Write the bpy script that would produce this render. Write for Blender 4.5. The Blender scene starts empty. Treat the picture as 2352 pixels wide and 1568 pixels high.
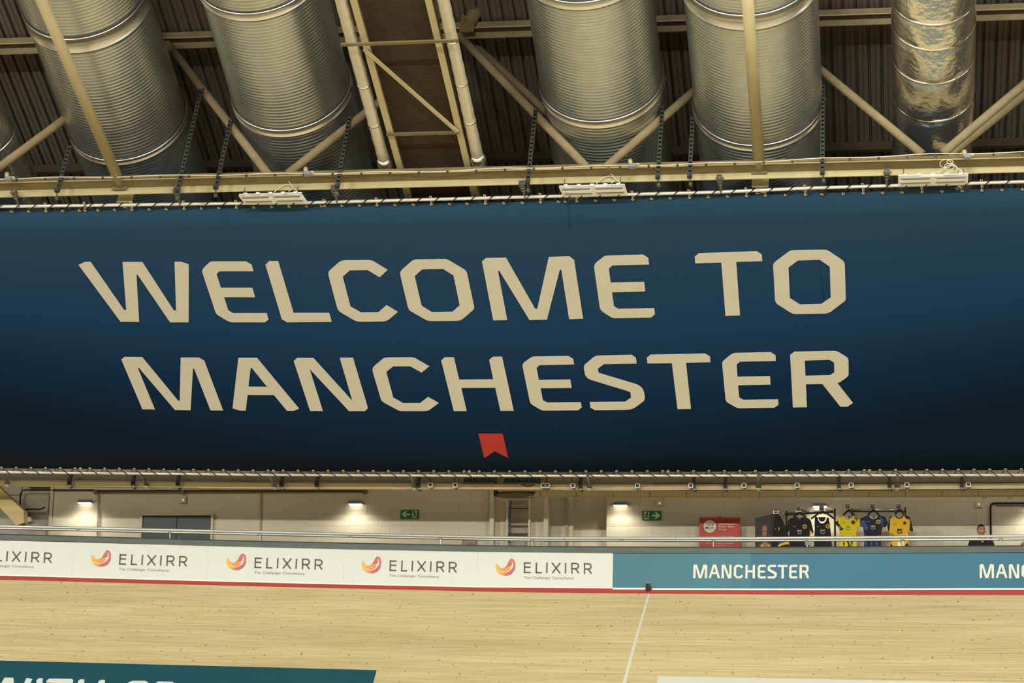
import bpy, math, random
from mathutils import Vector, Matrix
from mathutils.geometry import tessellate_polygon
random.seed(7)
C = bpy.context.scene
COL = C.collection
rad = math.radians
# ------------------------------------------------------------------ camera, world, lights, exposure
F = 5500.0                       # focal length in pixels of the 2352 wide frame
YAW, PITCH, ROLL = rad(8.9), rad(11.6), rad(0.907)
CAM = Vector((0, 0, 1.6))
fwd = Vector((-math.sin(YAW)*math.cos(PITCH), math.cos(YAW)*math.cos(PITCH), math.sin(PITCH)))
r0 = Vector((math.cos(YAW), math.sin(YAW), 0))
u0 = r0.cross(fwd)
cx = math.cos(ROLL)*r0 + math.sin(ROLL)*u0
cu = math.cos(ROLL)*u0 - math.sin(ROLL)*r0
cam = bpy.data.cameras.new('camera'); cam_o = bpy.data.objects.new('camera', cam); COL.objects.link(cam_o)
cam.sensor_width = 36; cam.lens = 36*F/2352; cam.clip_end = 500
cam_o.matrix_world = Matrix(((cx.x, cu.x, -fwd.x, CAM.x), (cx.y, cu.y, -fwd.y, CAM.y), (cx.z, cu.z, -fwd.z, CAM.z), (0, 0, 0, 1)))
C.camera = cam_o
w = bpy.data.worlds.new('hall_air'); C.world = w; w.use_nodes = True
bg = w.node_tree.nodes['Background']; bg.inputs[0].default_value = (1.0, .94, .80, 1); bg.inputs[1].default_value = .03
def area(name, loc, target, sx, sy, power, col):
    l = bpy.data.lights.new(name, 'AREA'); l.shape = 'RECTANGLE'; l.size = sx; l.size_y = sy; l.energy = power; l.color = col
    o = bpy.data.objects.new(name, l); COL.objects.link(o); o.location = loc
    o.rotation_euler = (Vector(target)-Vector(loc)).to_track_quat('-Z', 'Y').to_euler(); return o
WARM = (1.0, .985, .90)
for i, X in enumerate((-34, -5, 24)):      # long rows of track lights hung across the hall
    area('track_light_row', (X, -14, 16.6), (X*.3-4, 42, 8), 7, .25, (6200, 5600, 4800)[i], WARM)
for X in (-26, 0, 24):                     # high bay lights over the infield and the track
    for Y in (4, 24):
        area('high_bay_light', (X, Y, 17), (X, Y+4, 0), 6, 6, 2000, WARM)
C.view_settings.view_transform = 'Standard'; C.view_settings.look = 'None'
C.view_settings.gamma = 1; C.view_settings.use_curve_mapping = False
C.view_settings.exposure = 0.0
C.cycles.use_denoising = True
C.cycles.max_bounces = 6; C.cycles.diffuse_bounces = 3; C.cycles.glossy_bounces = 3

# ------------------------------------------------------------------ geometry helpers
def ray(x, y):
    return (fwd*F + cx*(x-1176) - cu*(y-784)).normalized()
def P(x, y, Y):                   # a pixel of the photograph placed at hall depth Y
    d = ray(x, y); return CAM + d*(Y/d.y)
A = rad(27.7)                     # pitch of the roof: everything overhead follows it
eD = Vector((0, math.cos(A), -math.sin(A))); eN = Vector((0, math.sin(A), math.cos(A))); eX = Vector((1, 0, 0))
O = P(1176, 463, 36.0); O.x = 0
def S(x, y, w=0.0):               # on the roof-parallel plane, w above the banner
    d = ray(x, y); t = (w - (CAM-O).dot(eN))/d.dot(eN); return CAM + d*t
def T(x, y, u):                   # in the truss plane (across the slope) at slope distance u
    d = ray(x, y); t = (u - (CAM-O).dot(eD))/d.dot(eD); return CAM + d*t
def XUW(X, u, w): return O + eX*X + eD*u + eN*w
def uw(p): q = p-O; return q.x, q.dot(eD), q.dot(eN)
def lerp(pts, x):
    if x <= pts[0][0]: a, b = pts[0], pts[1]
    elif x >= pts[-1][0]: a, b = pts[-2], pts[-1]
    else:
        for a, b in zip(pts, pts[1:]):
            if a[0] <= x <= b[0]: break
    return a[1] + (b[1]-a[1])*(x-a[0])/(b[0]-a[0])

WM = {}                           # world matrices of parents
class MB:
    def __init__(s): s.v = []; s.f = []
    def poly(s, pts, n=None, holes=()):
        # flat front, with thickness vector n (may be None)
        loops = [list(map(Vector, pts))] + [list(map(Vector, h)) for h in holes]
        flat = [p for l in loops for p in l]
        tris = tessellate_polygon(loops)
        b = len(s.v); s.v += flat
        s.f += [tuple(b+i for i in t) for t in tris]
        if n is not None:
            n = Vector(n); b2 = len(s.v); s.v += [p+n for p in flat]
            s.f += [tuple(b2+i for i in reversed(t)) for t in tris]
            k = 0
            for l in loops:
                m = len(l)
                for i in range(m):
                    j = (i+1) % m; s.f.append((b+k+i, b+k+j, b2+k+j, b2+k+i))
                k += m
        return s
    def hexa(s, c):
        b = len(s.v); s.v += [Vector(p) for p in c]
        for q in ((0, 1, 2, 3), (7, 6, 5, 4), (0, 4, 5, 1), (1, 5, 6, 2), (2, 6, 7, 3), (3, 7, 4, 0)): s.f.append(tuple(b+i for i in q))
        return s
    def box(s, c, size, ax=None):
        c = Vector(c); ax = ax or (Vector((1, 0, 0)), Vector((0, 1, 0)), Vector((0, 0, 1)))
        a, b_, d = [ax[i]*size[i]/2 for i in range(3)]
        return s.hexa([c-a-b_-d, c+a-b_-d, c+a+b_-d, c-a+b_-d, c-a-b_+d, c+a-b_+d, c+a+b_+d, c-a+b_+d])
    def span(s, p, q, size, up=Vector((0, 0, 1))):
        p, q = Vector(p), Vector(q); x = (q-p).normalized(); y = up.cross(x).normalized(); z = x.cross(y)
        return s.box((p+q)/2, ((q-p).length, size[0], size[1]), (x, y, z))
    def bar(s, p, q, wv, hv):      # box from p to q with explicit half vectors
        return s.hexa([p-wv-hv, q-wv-hv, q+wv-hv, p+wv-hv, p-wv+hv, q-wv+hv, q+wv+hv, p+wv+hv])
    def tube(s, pts, r, n=10, cap=True):
        pts = [Vector(p) for p in pts]; rs = r if isinstance(r, (list, tuple)) else [r]*len(pts)
        b = len(s.v); up = None
        for i, p in enumerate(pts):
            t = (pts[min(i+1, len(pts)-1)]-pts[max(i-1, 0)]).normalized()
            if up is None: up = (Vector((0, 0, 1)) if abs(t.z) < .9 else Vector((1, 0, 0)))
            x = up.cross(t).normalized(); y = t.cross(x); up = y
            for k in range(n):
                a = 2*math.pi*k/n; s.v.append(p + (x*math.cos(a)+y*math.sin(a))*rs[i])
        for i in range(len(pts)-1):
            for k in range(n):
                j = (k+1) % n; s.f.append((b+i*n+k, b+i*n+j, b+(i+1)*n+j, b+(i+1)*n+k))
        if cap:
            s.f.append(tuple(b+k for k in reversed(range(n)))); m = b+(len(pts)-1)*n; s.f.append(tuple(m+k for k in range(n)))
        return s
    def ring(s, c, ax, R, r, n=16, m=6):
        c = Vector(c); ax = Vector(ax).normalized(); x = ax.orthogonal().normalized(); y = ax.cross(x); b = len(s.v)
        for i in range(n):
            a = 2*math.pi*i/n; d = x*math.cos(a)+y*math.sin(a)
            for k in range(m):
                g = 2*math.pi*k/m; s.v.append(c + d*(R+r*math.cos(g)) + ax*r*math.sin(g))
        for i in range(n):
            for k in range(m):
                s.f.append((b+i*m+k, b+((i+1) % n)*m+k, b+((i+1) % n)*m+(k+1) % m, b+i*m+(k+1) % m))
        return s
    def disc(s, c, ax, R, th=.004, n=20, sx=1):
        ax = Vector(ax).normalized(); x = Vector((1, 0, 0)); x = (x-ax*x.dot(ax)).normalized(); y = ax.cross(x)
        return s.poly([Vector(c)+x*R*sx*math.cos(2*math.pi*i/n)+y*R*math.sin(2*math.pi*i/n) for i in range(n)], ax*th)
    def build(s, name, mat, parent=None, smooth=False, origin=None):
        me = bpy.data.meshes.new(name)
        if parent is None:
            if origin is None:
                xs = [p.x for p in s.v]; ys = [p.y for p in s.v]; zs = [p.z for p in s.v]
                origin = Vector(((min(xs)+max(xs))/2, (min(ys)+max(ys))/2, min(zs)))
            M = Matrix.Translation(origin)
        else: M = WM[parent.name]
        I = M.inverted(); me.from_pydata([tuple(I @ Vector(p)) for p in s.v], [], s.f); me.validate(); me.update()
        import bmesh
        bm = bmesh.new(); bm.from_mesh(me); bmesh.ops.recalc_face_normals(bm, faces=bm.faces); bm.to_mesh(me); bm.free()
        if smooth: me.polygons.foreach_set('use_smooth', [True]*len(me.polygons))
        me.materials.append(mat)
        o = bpy.data.objects.new(name, me); COL.objects.link(o)
        if parent is None: o.location = origin
        else: o.parent = parent
        WM[o.name] = M
        return o
def tag(o, label=None, cat=None, group=None, kind=None):
    if label: o['label'] = label
    if cat: o['category'] = cat
    if group: o['group'] = group
    if kind: o['kind'] = kind
    return o
def thing(name, loc, label, cat, group=None, rot=None):
    o = bpy.data.objects.new(name, None); COL.objects.link(o); o.location = loc; o.empty_display_size = .1
    M = Matrix.Translation(loc)
    if rot is not None: o.rotation_euler = rot.to_euler(); M = M @ rot.to_4x4()
    WM[o.name] = M
    return tag(o, label, cat, group)
def dup(o, loc, label=None, rot=None, skip=()):
    r = o.copy(); COL.objects.link(r); r.location = loc
    if rot is not None: r.rotation_euler = rot
    if label: r['label'] = label
    WM[r.name] = Matrix.Translation(loc)
    for ch in list(o.children):
        if ch.name.split('.')[0] in skip: continue
        c = ch.copy(); COL.objects.link(c); c.parent = r; WM[c.name] = WM[r.name]
        for g in list(ch.children):
            d = g.copy(); COL.objects.link(d); d.parent = c
    return r
def text_poly(mb, txt, fn, x0, x1, ybase, h, th=None, slope=0.0, bold=0.0):
    cu_ = bpy.data.curves.new('text', 'FONT'); cu_.body = txt; cu_.fill_mode = 'FRONT'; cu_.resolution_u = 3; cu_.offset = bold
    ob = bpy.data.objects.new('text', cu_); COL.objects.link(ob)
    dg = bpy.context.evaluated_depsgraph_get(); me = bpy.data.meshes.new_from_object(ob.evaluated_get(dg))
    vs = [v.co.copy() for v in me.vertices]; fs = [tuple(p.vertices) for p in me.polygons]
    bpy.data.objects.remove(ob); bpy.data.curves.remove(cu_); bpy.data.meshes.remove(me)
    a = min(v.x for v in vs); b = max(v.x for v in vs)
    base = len(mb.v)
    for v in vs:
        px = x0 + (v.x-a)/(b-a)*(x1-x0); mb.v.append(fn(px, ybase - v.y/.72*h + (px-x0)*slope))
    mb.f += [tuple(base+i for i in f) for f in fs]
    return mb

# ------------------------------------------------------------------ materials
def lin(c): return tuple(((v/255)/12.92 if v/255 <= .04045 else ((v/255+.055)/1.055)**2.4) for v in c)
def mat(name, col, rough=.6, metal=0.0, var=0.0, vscale=3.0, bump=0.0, bscale=40.0, emit=None, stretch=(1, 1, 1), spec=.5, rgb=True, detail=4):
    m = bpy.data.materials.new(name); m.use_nodes = True; nt = m.node_tree; n = nt.nodes; l = nt.links
    b = n['Principled BSDF']; c = lin(col) if rgb else col
    b.inputs['Base Color'].default_value = (*c, 1); b.inputs['Roughness'].default_value = rough; b.inputs['Metallic'].default_value = metal
    b.inputs['Specular IOR Level'].default_value = spec
    tc = n.new('ShaderNodeTexCoord'); mp = n.new('ShaderNodeMapping'); mp.inputs['Scale'].default_value = stretch
    l.new(tc.outputs['Object'], mp.inputs['Vector'])
    nz = n.new('ShaderNodeTexNoise'); nz.inputs['Scale'].default_value = vscale; nz.inputs['Detail'].default_value = detail
    l.new(mp.outputs[0], nz.inputs['Vector'])
    var = var or .04
    mr = n.new('ShaderNodeMapRange'); mr.inputs['To Min'].default_value = 1-var*1.5; mr.inputs['To Max'].default_value = 1+var*1.5
    l.new(nz.outputs['Fac'], mr.inputs['Value'])
    mx = n.new('ShaderNodeMix'); mx.data_type = 'RGBA'; mx.blend_type = 'MULTIPLY'; mx.inputs['Factor'].default_value = 1
    mx.inputs['A'].default_value = (*c, 1); l.new(mr.outputs[0], mx.inputs['B']); l.new(mx.outputs['Result'], b.inputs['Base Color'])
    if bump:
        n2 = n.new('ShaderNodeTexNoise'); n2.inputs['Scale'].default_value = bscale; l.new(mp.outputs[0], n2.inputs['Vector'])
        bp = n.new('ShaderNodeBump'); bp.inputs['Strength'].default_value = bump; bp.inputs['Distance'].default_value = .02
        l.new(n2.outputs['Fac'], bp.inputs['Height']); l.new(bp.outputs[0], b.inputs['Normal'])
    if emit: b.inputs['Emission Color'].default_value = (*emit[0], 1); b.inputs['Emission Strength'].default_value = emit[1]
    return m
M = {}
M['cream'] = mat('cream_steel_paint', (184, 172, 130), .55, var=.08, vscale=2)
M['pole'] = mat('pole_paint', (170, 156, 116), .6, var=.08, vscale=3)
M['cream_dim'] = mat('dim_brace_paint', (140, 126, 94), .75, var=.25, vscale=4, stretch=(1, 1, 1))  # dim copy of the cream: low light under the roof is in the colour
M['cream_dark'] = mat('darkened_cream_steel_paint', (116, 102, 68), .75, var=.22, vscale=5)  # darkened cream: shade on the beam and gantry webs is put into it
M['deck'] = mat('roof_deck_paint', (104, 97, 82), .7, var=.15, vscale=2)
M['purlin'] = mat('shaded_purlin_brown', (62, 50, 32), .7)  # purlins are dark from shade, which is put into this brown
M['galv'] = mat('galvanised_steel', (214, 219, 212), .32, metal=.92, var=.10, vscale=4, bump=.04, bscale=6)
M['zinc'] = mat('zinc_strut', (72, 74, 66), .5, metal=.4, var=.15, vscale=12)
M['band'] = mat('galvanised_band', (210, 208, 196), .34, metal=.9)
M['foil'] = mat('foil_wrap', (255, 250, 234), .25, metal=.96, var=.05, bump=.5, bscale=11)
M['foil_small'] = mat('foil_pipe_wrap', (232, 224, 200), .42, metal=.6, var=.08, vscale=10, bump=.25, bscale=14)
M['pipe'] = mat('scaffold_tube', (222, 222, 212), .35, metal=.45, var=.08, vscale=3)
M['coupler'] = mat('coupler_steel', (120, 122, 112), .45, metal=.7, var=.25, vscale=20)
M['white'] = mat('white_enamel', (228, 226, 216), .4)
M['diffuser'] = mat('lamp_reflector_groove', (150, 150, 140), .35, metal=.3)
M['slat'] = mat('gantry_grating', (70, 58, 38), .7, var=.2, vscale=3)
M['black'] = mat('black_rubber', (18, 18, 18), .6)
M['dark'] = mat('dark_grey_metal', (58, 60, 60), .5, metal=.3)
M['brass'] = mat('brass_eyelet', (222, 208, 172), .5, metal=.2)
M['cable'] = mat('cream_cable', (206, 198, 176), .6)
M['ink_white'] = mat('cream_banner_print', (226, 222, 210), .6, var=.02)
M['ink_red'] = mat('red_banner_print', (190, 44, 34), .6)
M['wall'] = mat('painted_blockwork', (222, 211, 183), .85, var=.05, vscale=1.2, bump=.15, bscale=25)
M['wall_worn'] = mat('grubby_wall_paint', (196, 188, 168), .85, var=.14, vscale=3)
M['rail'] = mat('handrail_steel', (214, 216, 208), .38, metal=.55, var=.08, vscale=4, stretch=(1, 1, 20))
M['coping'] = mat('grey_coping_paint', (98, 110, 104), .7, var=.16, vscale=2.5, stretch=(1, 1, 4))
M['edge'] = mat('dark_edge_trim', (40, 44, 42), .6)
M['board_white'] = mat('white_board_vinyl', (226, 230, 222), .5, var=.012)
M['trim_white'] = mat('white_trim', (246, 246, 238), .4)
M['red_band'] = mat('red_kickboard_paint', (178, 52, 42), .6, var=.10, vscale=2)
M['ply'] = mat('plywood_edge', (200, 150, 80), .7)
M['ink_grey'] = mat('grey_board_print', (92, 92, 80), .6)
M['ink_taupe'] = mat('taupe_board_print', (160, 152, 134), .6)
M['board_text'] = mat('off_white_board_print', (236, 236, 220), .6, var=.01)
M['line'] = mat('white_track_paint', (228, 228, 208), .55)
M['green'] = mat('green_sign', (20, 128, 56), .5)
M['sign_white'] = mat('sign_pictogram', (235, 236, 210), .5)
M['poster_red'] = mat('red_poster_vinyl', (196, 62, 44), .5)
M['door'] = mat('dark_grey_door_paint', (70, 72, 70), .5)
M['blue_disc'] = mat('blue_sign_disc', (30, 100, 170), .5)
M['fab_black'] = mat('black_jersey_fabric', (30, 30, 30), .85, bump=.2, bscale=60, var=.2, vscale=8)
M['fab_yellow'] = mat('yellow_jersey_fabric', (232, 205, 30), .8, var=.06)
M['fab_gold'] = mat('gold_jersey_fabric', (240, 186, 40), .8)
M['fab_navy'] = mat('navy_jersey_fabric', (34, 36, 48), .8)
M['fab_blue'] = mat('blue_jersey_print', (62, 84, 150), .8)
M['fab_olive'] = mat('olive_jersey_print', (120, 112, 24), .8)
M['grey_in'] = mat('grey_neck_lining', (170, 172, 160), .8)
M['mint'] = mat('green_jersey_print', (110, 180, 90), .7)
M['chrome'] = mat('chrome_rail', (235, 232, 222), .22, metal=.8)
M['portrait_bg'] = mat('brown_black_backdrop_print', (50, 42, 34), .6)
M['skin'] = mat('skin', (196, 140, 108), .6)
M['skin_print'] = mat('skin_tone_print', (166, 120, 84), .6)
M['hair'] = mat('dark_brown_hair', (34, 26, 20), .8)
M['hair_print'] = mat('brown_hair_print', (96, 74, 44), .7)
M['jeans'] = mat('dark_trousers', (30, 32, 40), .9)
M['tag'] = mat('dark_price_card', (70, 72, 66), .5)
M['bluerope'] = mat('blue_hose', (30, 84, 130), .6)
M['redcable'] = mat('red_cable', (120, 40, 26), .6)
M['glow'] = mat('lamp_lens', (255, 250, 240), .4, emit=((1, .93, .82), 5))
M['led'] = mat('green_led', (220, 255, 150), .4, emit=((.8, 1, .4), 3))
M['floor'] = mat('infield_floor', (214, 190, 142), .5)
M['steel_box'] = mat('grey_plastic_box', (128, 136, 132), .6)

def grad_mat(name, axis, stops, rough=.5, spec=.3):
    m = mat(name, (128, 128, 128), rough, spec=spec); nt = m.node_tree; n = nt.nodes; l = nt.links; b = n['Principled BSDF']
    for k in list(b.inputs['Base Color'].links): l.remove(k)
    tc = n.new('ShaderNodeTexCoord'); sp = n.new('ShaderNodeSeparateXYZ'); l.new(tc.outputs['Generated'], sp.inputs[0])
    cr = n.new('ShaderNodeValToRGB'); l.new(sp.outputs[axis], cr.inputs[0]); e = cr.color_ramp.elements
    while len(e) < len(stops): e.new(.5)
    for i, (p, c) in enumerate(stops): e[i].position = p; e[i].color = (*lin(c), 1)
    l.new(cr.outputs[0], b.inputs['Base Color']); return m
# banner print: slate blue at the top running to deep navy at the foot
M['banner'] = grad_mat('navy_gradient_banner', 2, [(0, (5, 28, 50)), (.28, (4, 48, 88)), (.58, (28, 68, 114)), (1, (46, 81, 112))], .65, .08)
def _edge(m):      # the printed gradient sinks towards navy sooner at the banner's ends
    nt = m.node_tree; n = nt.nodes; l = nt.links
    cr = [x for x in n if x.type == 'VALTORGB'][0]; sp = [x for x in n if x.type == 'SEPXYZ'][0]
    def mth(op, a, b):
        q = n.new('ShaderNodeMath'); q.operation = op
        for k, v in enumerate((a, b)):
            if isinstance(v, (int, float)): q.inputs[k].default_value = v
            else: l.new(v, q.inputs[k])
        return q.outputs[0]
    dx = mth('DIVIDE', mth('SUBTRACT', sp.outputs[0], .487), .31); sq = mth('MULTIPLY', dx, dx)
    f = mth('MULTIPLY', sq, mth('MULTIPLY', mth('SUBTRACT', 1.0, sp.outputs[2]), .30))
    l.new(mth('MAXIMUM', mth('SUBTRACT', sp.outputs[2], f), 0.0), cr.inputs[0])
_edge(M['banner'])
M['board_teal'] = mat('teal_board_vinyl', (50, 118, 140), .45, var=.10, vscale=.9)
M['board_teal2'] = mat('deeper_teal_board_vinyl', (24, 108, 138), .45, var=.10, vscale=1.1)
M['court_blue'] = mat('dark_teal_track_paint', (30, 84, 98), .5, var=.10, vscale=1.5, stretch=(1, 10, 10))
# wooden track: long strips with knots
def track_mat():
    m = mat('siberian_pine_strips', (226, 200, 148), .45); nt = m.node_tree; n = nt.nodes; l = nt.links; b = n['Principled BSDF']
    for k in list(b.inputs['Base Color'].links): l.remove(k)
    tc = n.new('ShaderNodeTexCoord')
    def noise(scale, sc, det=3, rg=.5):
        mp = n.new('ShaderNodeMapping'); mp.inputs['Scale'].default_value = scale; l.new(tc.outputs['Object'], mp.inputs['Vector'])
        z = n.new('ShaderNodeTexNoise'); z.inputs['Scale'].default_value = sc; z.inputs['Detail'].default_value = det; z.inputs['Roughness'].default_value = rg
        l.new(mp.outputs[0], z.inputs['Vector']); return z.outputs['Fac']
    def ramp(src, stops):
        cr = n.new('ShaderNodeValToRGB'); l.new(src, cr.inputs[0]); e = cr.color_ramp.elements
        while len(e) < len(stops): e.new(.5)
        for i, (p, c) in enumerate(stops): e[i].position = p; e[i].color = (*lin(c), 1)
        return cr.outputs[0]
    def mix(a, b_, mode, f):
        x = n.new('ShaderNodeMix'); x.data_type = 'RGBA'; x.blend_type = mode
        if isinstance(f, float): x.inputs['Factor'].default_value = f
        else: l.new(f, x.inputs['Factor'])
        l.new(a, x.inputs['A'])
        if isinstance(b_, tuple): x.inputs['B'].default_value = (*lin(b_), 1)
        else: l.new(b_, x.inputs['B'])
        return x.outputs['Result']
    fine = ramp(noise((.5, 22, 22), 1.6, 3), [(.30, (216, 192, 134)), (.55, (232, 212, 160)), (.8, (242, 225, 180))])
    broad = ramp(noise((.15, 3, 3), 1.0, 2), [(.3, (232, 232, 228)), (.7, (255, 255, 255))])
    c = mix(fine, broad, 'MULTIPLY', 1.0)
    # knots: stretched voronoi cells
    sp = n.new('ShaderNodeSeparateXYZ'); l.new(tc.outputs['Object'], sp.inputs[0])
    for sc, th, col in ((2.8, .021, (160, 104, 50)), (5.2, .030, (196, 160, 100)), (1.5, .013, (126, 78, 40))):
        cb = n.new('ShaderNodeCombineXYZ')
        for k_, (ax_, f_) in enumerate((('X', .8), ('Z', 1.45))):
            mm = n.new('ShaderNodeMath'); mm.operation = 'MULTIPLY'; mm.inputs[1].default_value = f_; l.new(sp.outputs[ax_], mm.inputs[0]); l.new(mm.outputs[0], cb.inputs[k_])
        v = n.new('ShaderNodeTexVoronoi'); v.voronoi_dimensions = '2D'; v.inputs['Scale'].default_value = sc; l.new(cb.outputs[0], v.inputs['Vector'])
        mr = n.new('ShaderNodeMapRange'); mr.inputs['From Min'].default_value = th*2.2; mr.inputs['From Max'].default_value = th
        mr.inputs['To Min'].default_value = 0; mr.inputs['To Max'].default_value = .75
        l.new(v.outputs['Distance'], mr.inputs['Value']); c = mix(c, col, 'MIX', mr.outputs[0])
    l.new(c, b.inputs['Base Color']); return m
M['track'] = track_mat()
AX = (Vector((1, 0, 0)), Vector((0, 1, 0)), Vector((0, 0, 1)))
LT = (eX, eD, eN)

# ------------------------------------------------------------------ barrier lines (pixel heights along the frame)
YB = 43.4
L_BOT = [(-150, 1316), (0, 1320.5), (164, 1325), (475, 1333.5), (787, 1341), (1095, 1347.5), (1407, 1350), (1725, 1350.5), (2050, 1350.5), (2352, 1349.5)]
L_TOP = [(-150, 1236), (0, 1240.5), (164, 1244.5), (475, 1254), (787, 1261.5), (1095, 1267.5), (1407, 1270.5), (1725, 1271.3), (2050, 1271), (2352, 1269)]
L_TRK = [(-150, 1327), (0, 1331), (600, 1346.5), (1200, 1360), (1500, 1363), (1800, 1365.5), (2352, 1366)]
L_COP = [(-150, 1222), (0, 1226.6), (600, 1243), (1200, 1254.5), (1700, 1257), (2352, 1253)]
L_R1 = [(-150, 1204), (0, 1208), (600, 1221.5), (1200, 1235.3), (1700, 1236), (2352, 1230.5)]
L_R2 = [(-150, 1209.5), (0, 1213), (600, 1227), (1200, 1240.3), (1700, 1241.7), (2352, 1238)]
XS = [-900, -450, -150, 0, 164, 320, 475, 630, 787, 940, 1095, 1250, 1407, 1560, 1725, 1890, 2050, 2200, 2352, 2700, 3300]
def strip(name, m, top, bot, Y, th, dt=0, db=0, xs=XS, parent=None):
    mb = MB()
    for a, b in zip(xs, xs[1:]):
        q = [P(a, lerp(bot, a)+db, Y), P(b, lerp(bot, b)+db, Y), P(b, lerp(top, b)+dt, Y), P(a, lerp(top, a)+dt, Y)]
        mb.hexa([q[0], q[1], q[1]+Vector((0, th, 0)), q[0]+Vector((0, th, 0)), q[3], q[2], q[2]+Vector((0, th, 0)), q[3]+Vector((0, th, 0))])
    return mb.build(name, m, parent)

# ------------------------------------------------------------------ large structure: track, floors
TB = math.tan(rad(42)); YT = 43.33
def track_z(X, Y):
    return ztop(X) - TB*(YT-Y)
_prof = [(P(x, lerp(L_TRK, x), YT).x, P(x, lerp(L_TRK, x), YT).z) for x in XS]
def ztop(X): return lerp(_prof, X)
mb = MB()
for i in range(len(_prof)-1):
    (xa, za), (xb, zb) = _prof[i], _prof[i+1]
    q = [Vector((xa, YT, za)), Vector((xb, YT, zb)), Vector((xb, YT-4.9, zb-4.9*TB)), Vector((xa, YT-4.9, za-4.9*TB))]
    d = Vector((0, .1, -.12)); mb.hexa([q[3]+d, q[2]+d, q[1]+d, q[0]+d, q[3], q[2], q[1], q[0]])
tr = tag(mb.build('floor_track', M['track'], origin=Vector((0, 0, 0))), kind='structure')
def TR(x, y, h=0.0):               # pixel placed on the banked track
    d = ray(x, y); Y = 42.0
    for _ in range(30):
        p = CAM + d*(Y/d.y); X = p.x; zt = ztop(X)
        # z(Y)=CAM.z+Y*dz/dy ; plane zt-TB*(YT-Y)
        s_ = d.z/d.y; Y = (zt - TB*YT - CAM.z)/(s_-TB)
    return CAM + d*(Y/d.y) + Vector((0, -math.sin(rad(42)), math.cos(rad(42))))*h
zin = ztop(0)-4.9*TB
tag(MB().box((-6, YT-4.9-2.0, zin/2+.02), (60, 4.0, .06), (eX, Vector((0, .94, .342)), Vector((0, -.342, .94)))).build('floor_apron', M['court_blue']), kind='structure')
tag(MB().box((-6, 10, -.05), (84, 62, .1)).build('floor_infield', M['floor']), kind='structure')
# painted areas and lettering on the track
blk = thing('track_banner', TR(400, 1560), 'dark teal painted panel on the banked track with cream lettering, lower left', 'floor graphic')
pts = [(-700, 1499)] + [(x, 1517+22*x/865) for x in (-350, 0, 300, 600, 865)] + [(836, 1643), (600, 1637), (300, 1629), (0, 1622), (-350, 1613), (-700, 1604)]
MB().poly([TR(x, y, .006) for x, y in pts], Vector((0, .004, -.005))).build('painted_panel', M['court_blue'], blk)
TRK = [[(-215, 315), (-180, 292), (-110, 292), (-90, 560), (55, 296), (162, 298), (190, 560), (320, 302), (352, 305), (390, 315), (235, 640), (130, 642), (85, 420), (-40, 635), (-150, 632)],
 [(440, 325), (470, 303), (515, 305), (495, 640), (415, 638)],
 [(560, 335), (593, 308), (865, 312), (882, 330), (875, 365), (760, 362), (742, 645), (660, 642), (678, 360), (558, 356)],
 [(940, 335), (968, 317), (1015, 319), (1005, 450), (1170, 455), (1183, 340), (1213, 323), (1262, 324), (1245, 650), (1155, 648), (1165, 510), (1000, 505), (988, 645), (905, 643)],
 [(1590, 335), (1750, 336), (1790, 365), (1770, 390), (1600, 380), (1565, 410), (1550, 590), (1580, 620), (1740, 625), (1735, 665), (1540, 660), (1480, 620), (1495, 390), (1548, 352)]]
for L in TRK:
    MB().poly([TR(x/5.227, 1500+y/5.227, .012) for x, y in L], Vector((0, .003, -.004))).build('letter', M['board_text'], blk)
MB().poly([TR(x/5.227, 1500+y/5.227, .012) for x, y in [(1868, 362), (1900, 343), (2070, 346), (2140, 390), (2120, 620), (2060, 665), (1870, 660), (1805, 620), (1830, 390)]], Vector((0, .003, -.004)),
   [[TR(x/5.227, 1500+y/5.227, .012) for x, y in [(1920, 392), (2040, 394), (2060, 410), (2045, 600), (2025, 618), (1900, 614), (1885, 600), (1900, 405)]]]).build('letter', M['board_text'], blk)
tag(MB().poly([TR(x, y, .006) for x, y in [(1513, 1553), (1900, 1560), (2352, 1568), (2900, 1576), (2900, 1640), (1900, 1626), (1495, 1618)]], Vector((0, .004, -.005))).build('painted_panel', M['line']),
    'cream painted panel just entering the bottom right of the track', 'floor graphic')
tag(MB().poly([TR(x, y, .006) for x, y in [(1488.3, 1364), (1493.2, 1364), (1463, 1470), (1440, 1560), (1428, 1610), (1421, 1610), (1432, 1560), (1457, 1470)]], Vector((0, .004, -.005))).build('track_line', M['line']),
    'thin white line running up the wooden banking to the barrier', 'line')

# ------------------------------------------------------------------ back wall with steps, pieces of blockwork
WA, WB, WC = 45.2, 45.45, 45.72
def wall_seg(name, x0, x1, Y, m=M['wall'], ytop=1050, ybot=1330):
    q = [P(x0, ybot, Y), P(x1, ybot, Y), P(x1, ytop, Y), P(x0, ytop, Y)]
    z0 = 5.4; z1 = max(q[2].z, q[3].z)
    return tag(MB().hexa([(q[0].x, Y, z0), (q[1].x, Y, z0), (q[1].x, Y+.2+(46.5-Y), z0), (q[0].x, Y+.2+(46.5-Y), z0), (q[0].x, Y, z1), (q[1].x, Y, z1), (q[1].x, Y+.2+(46.5-Y), z1), (q[0].x, Y+.2+(46.5-Y), z1)]).build(name, m), kind='structure')
wall_l = wall_seg('wall_left', -1500, 113, WA+.12, M['wall_worn'])
wall_a = wall_seg('wall_back', 113, 1252, WA)
wall_b = wall_seg('wall_alcove', 1252, 1314, WB)
wall_c = wall_seg('wall_recess', 1314, 1392, WC)
wall_d = wall_seg('wall_right', 1392, 3400, WB)
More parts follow.
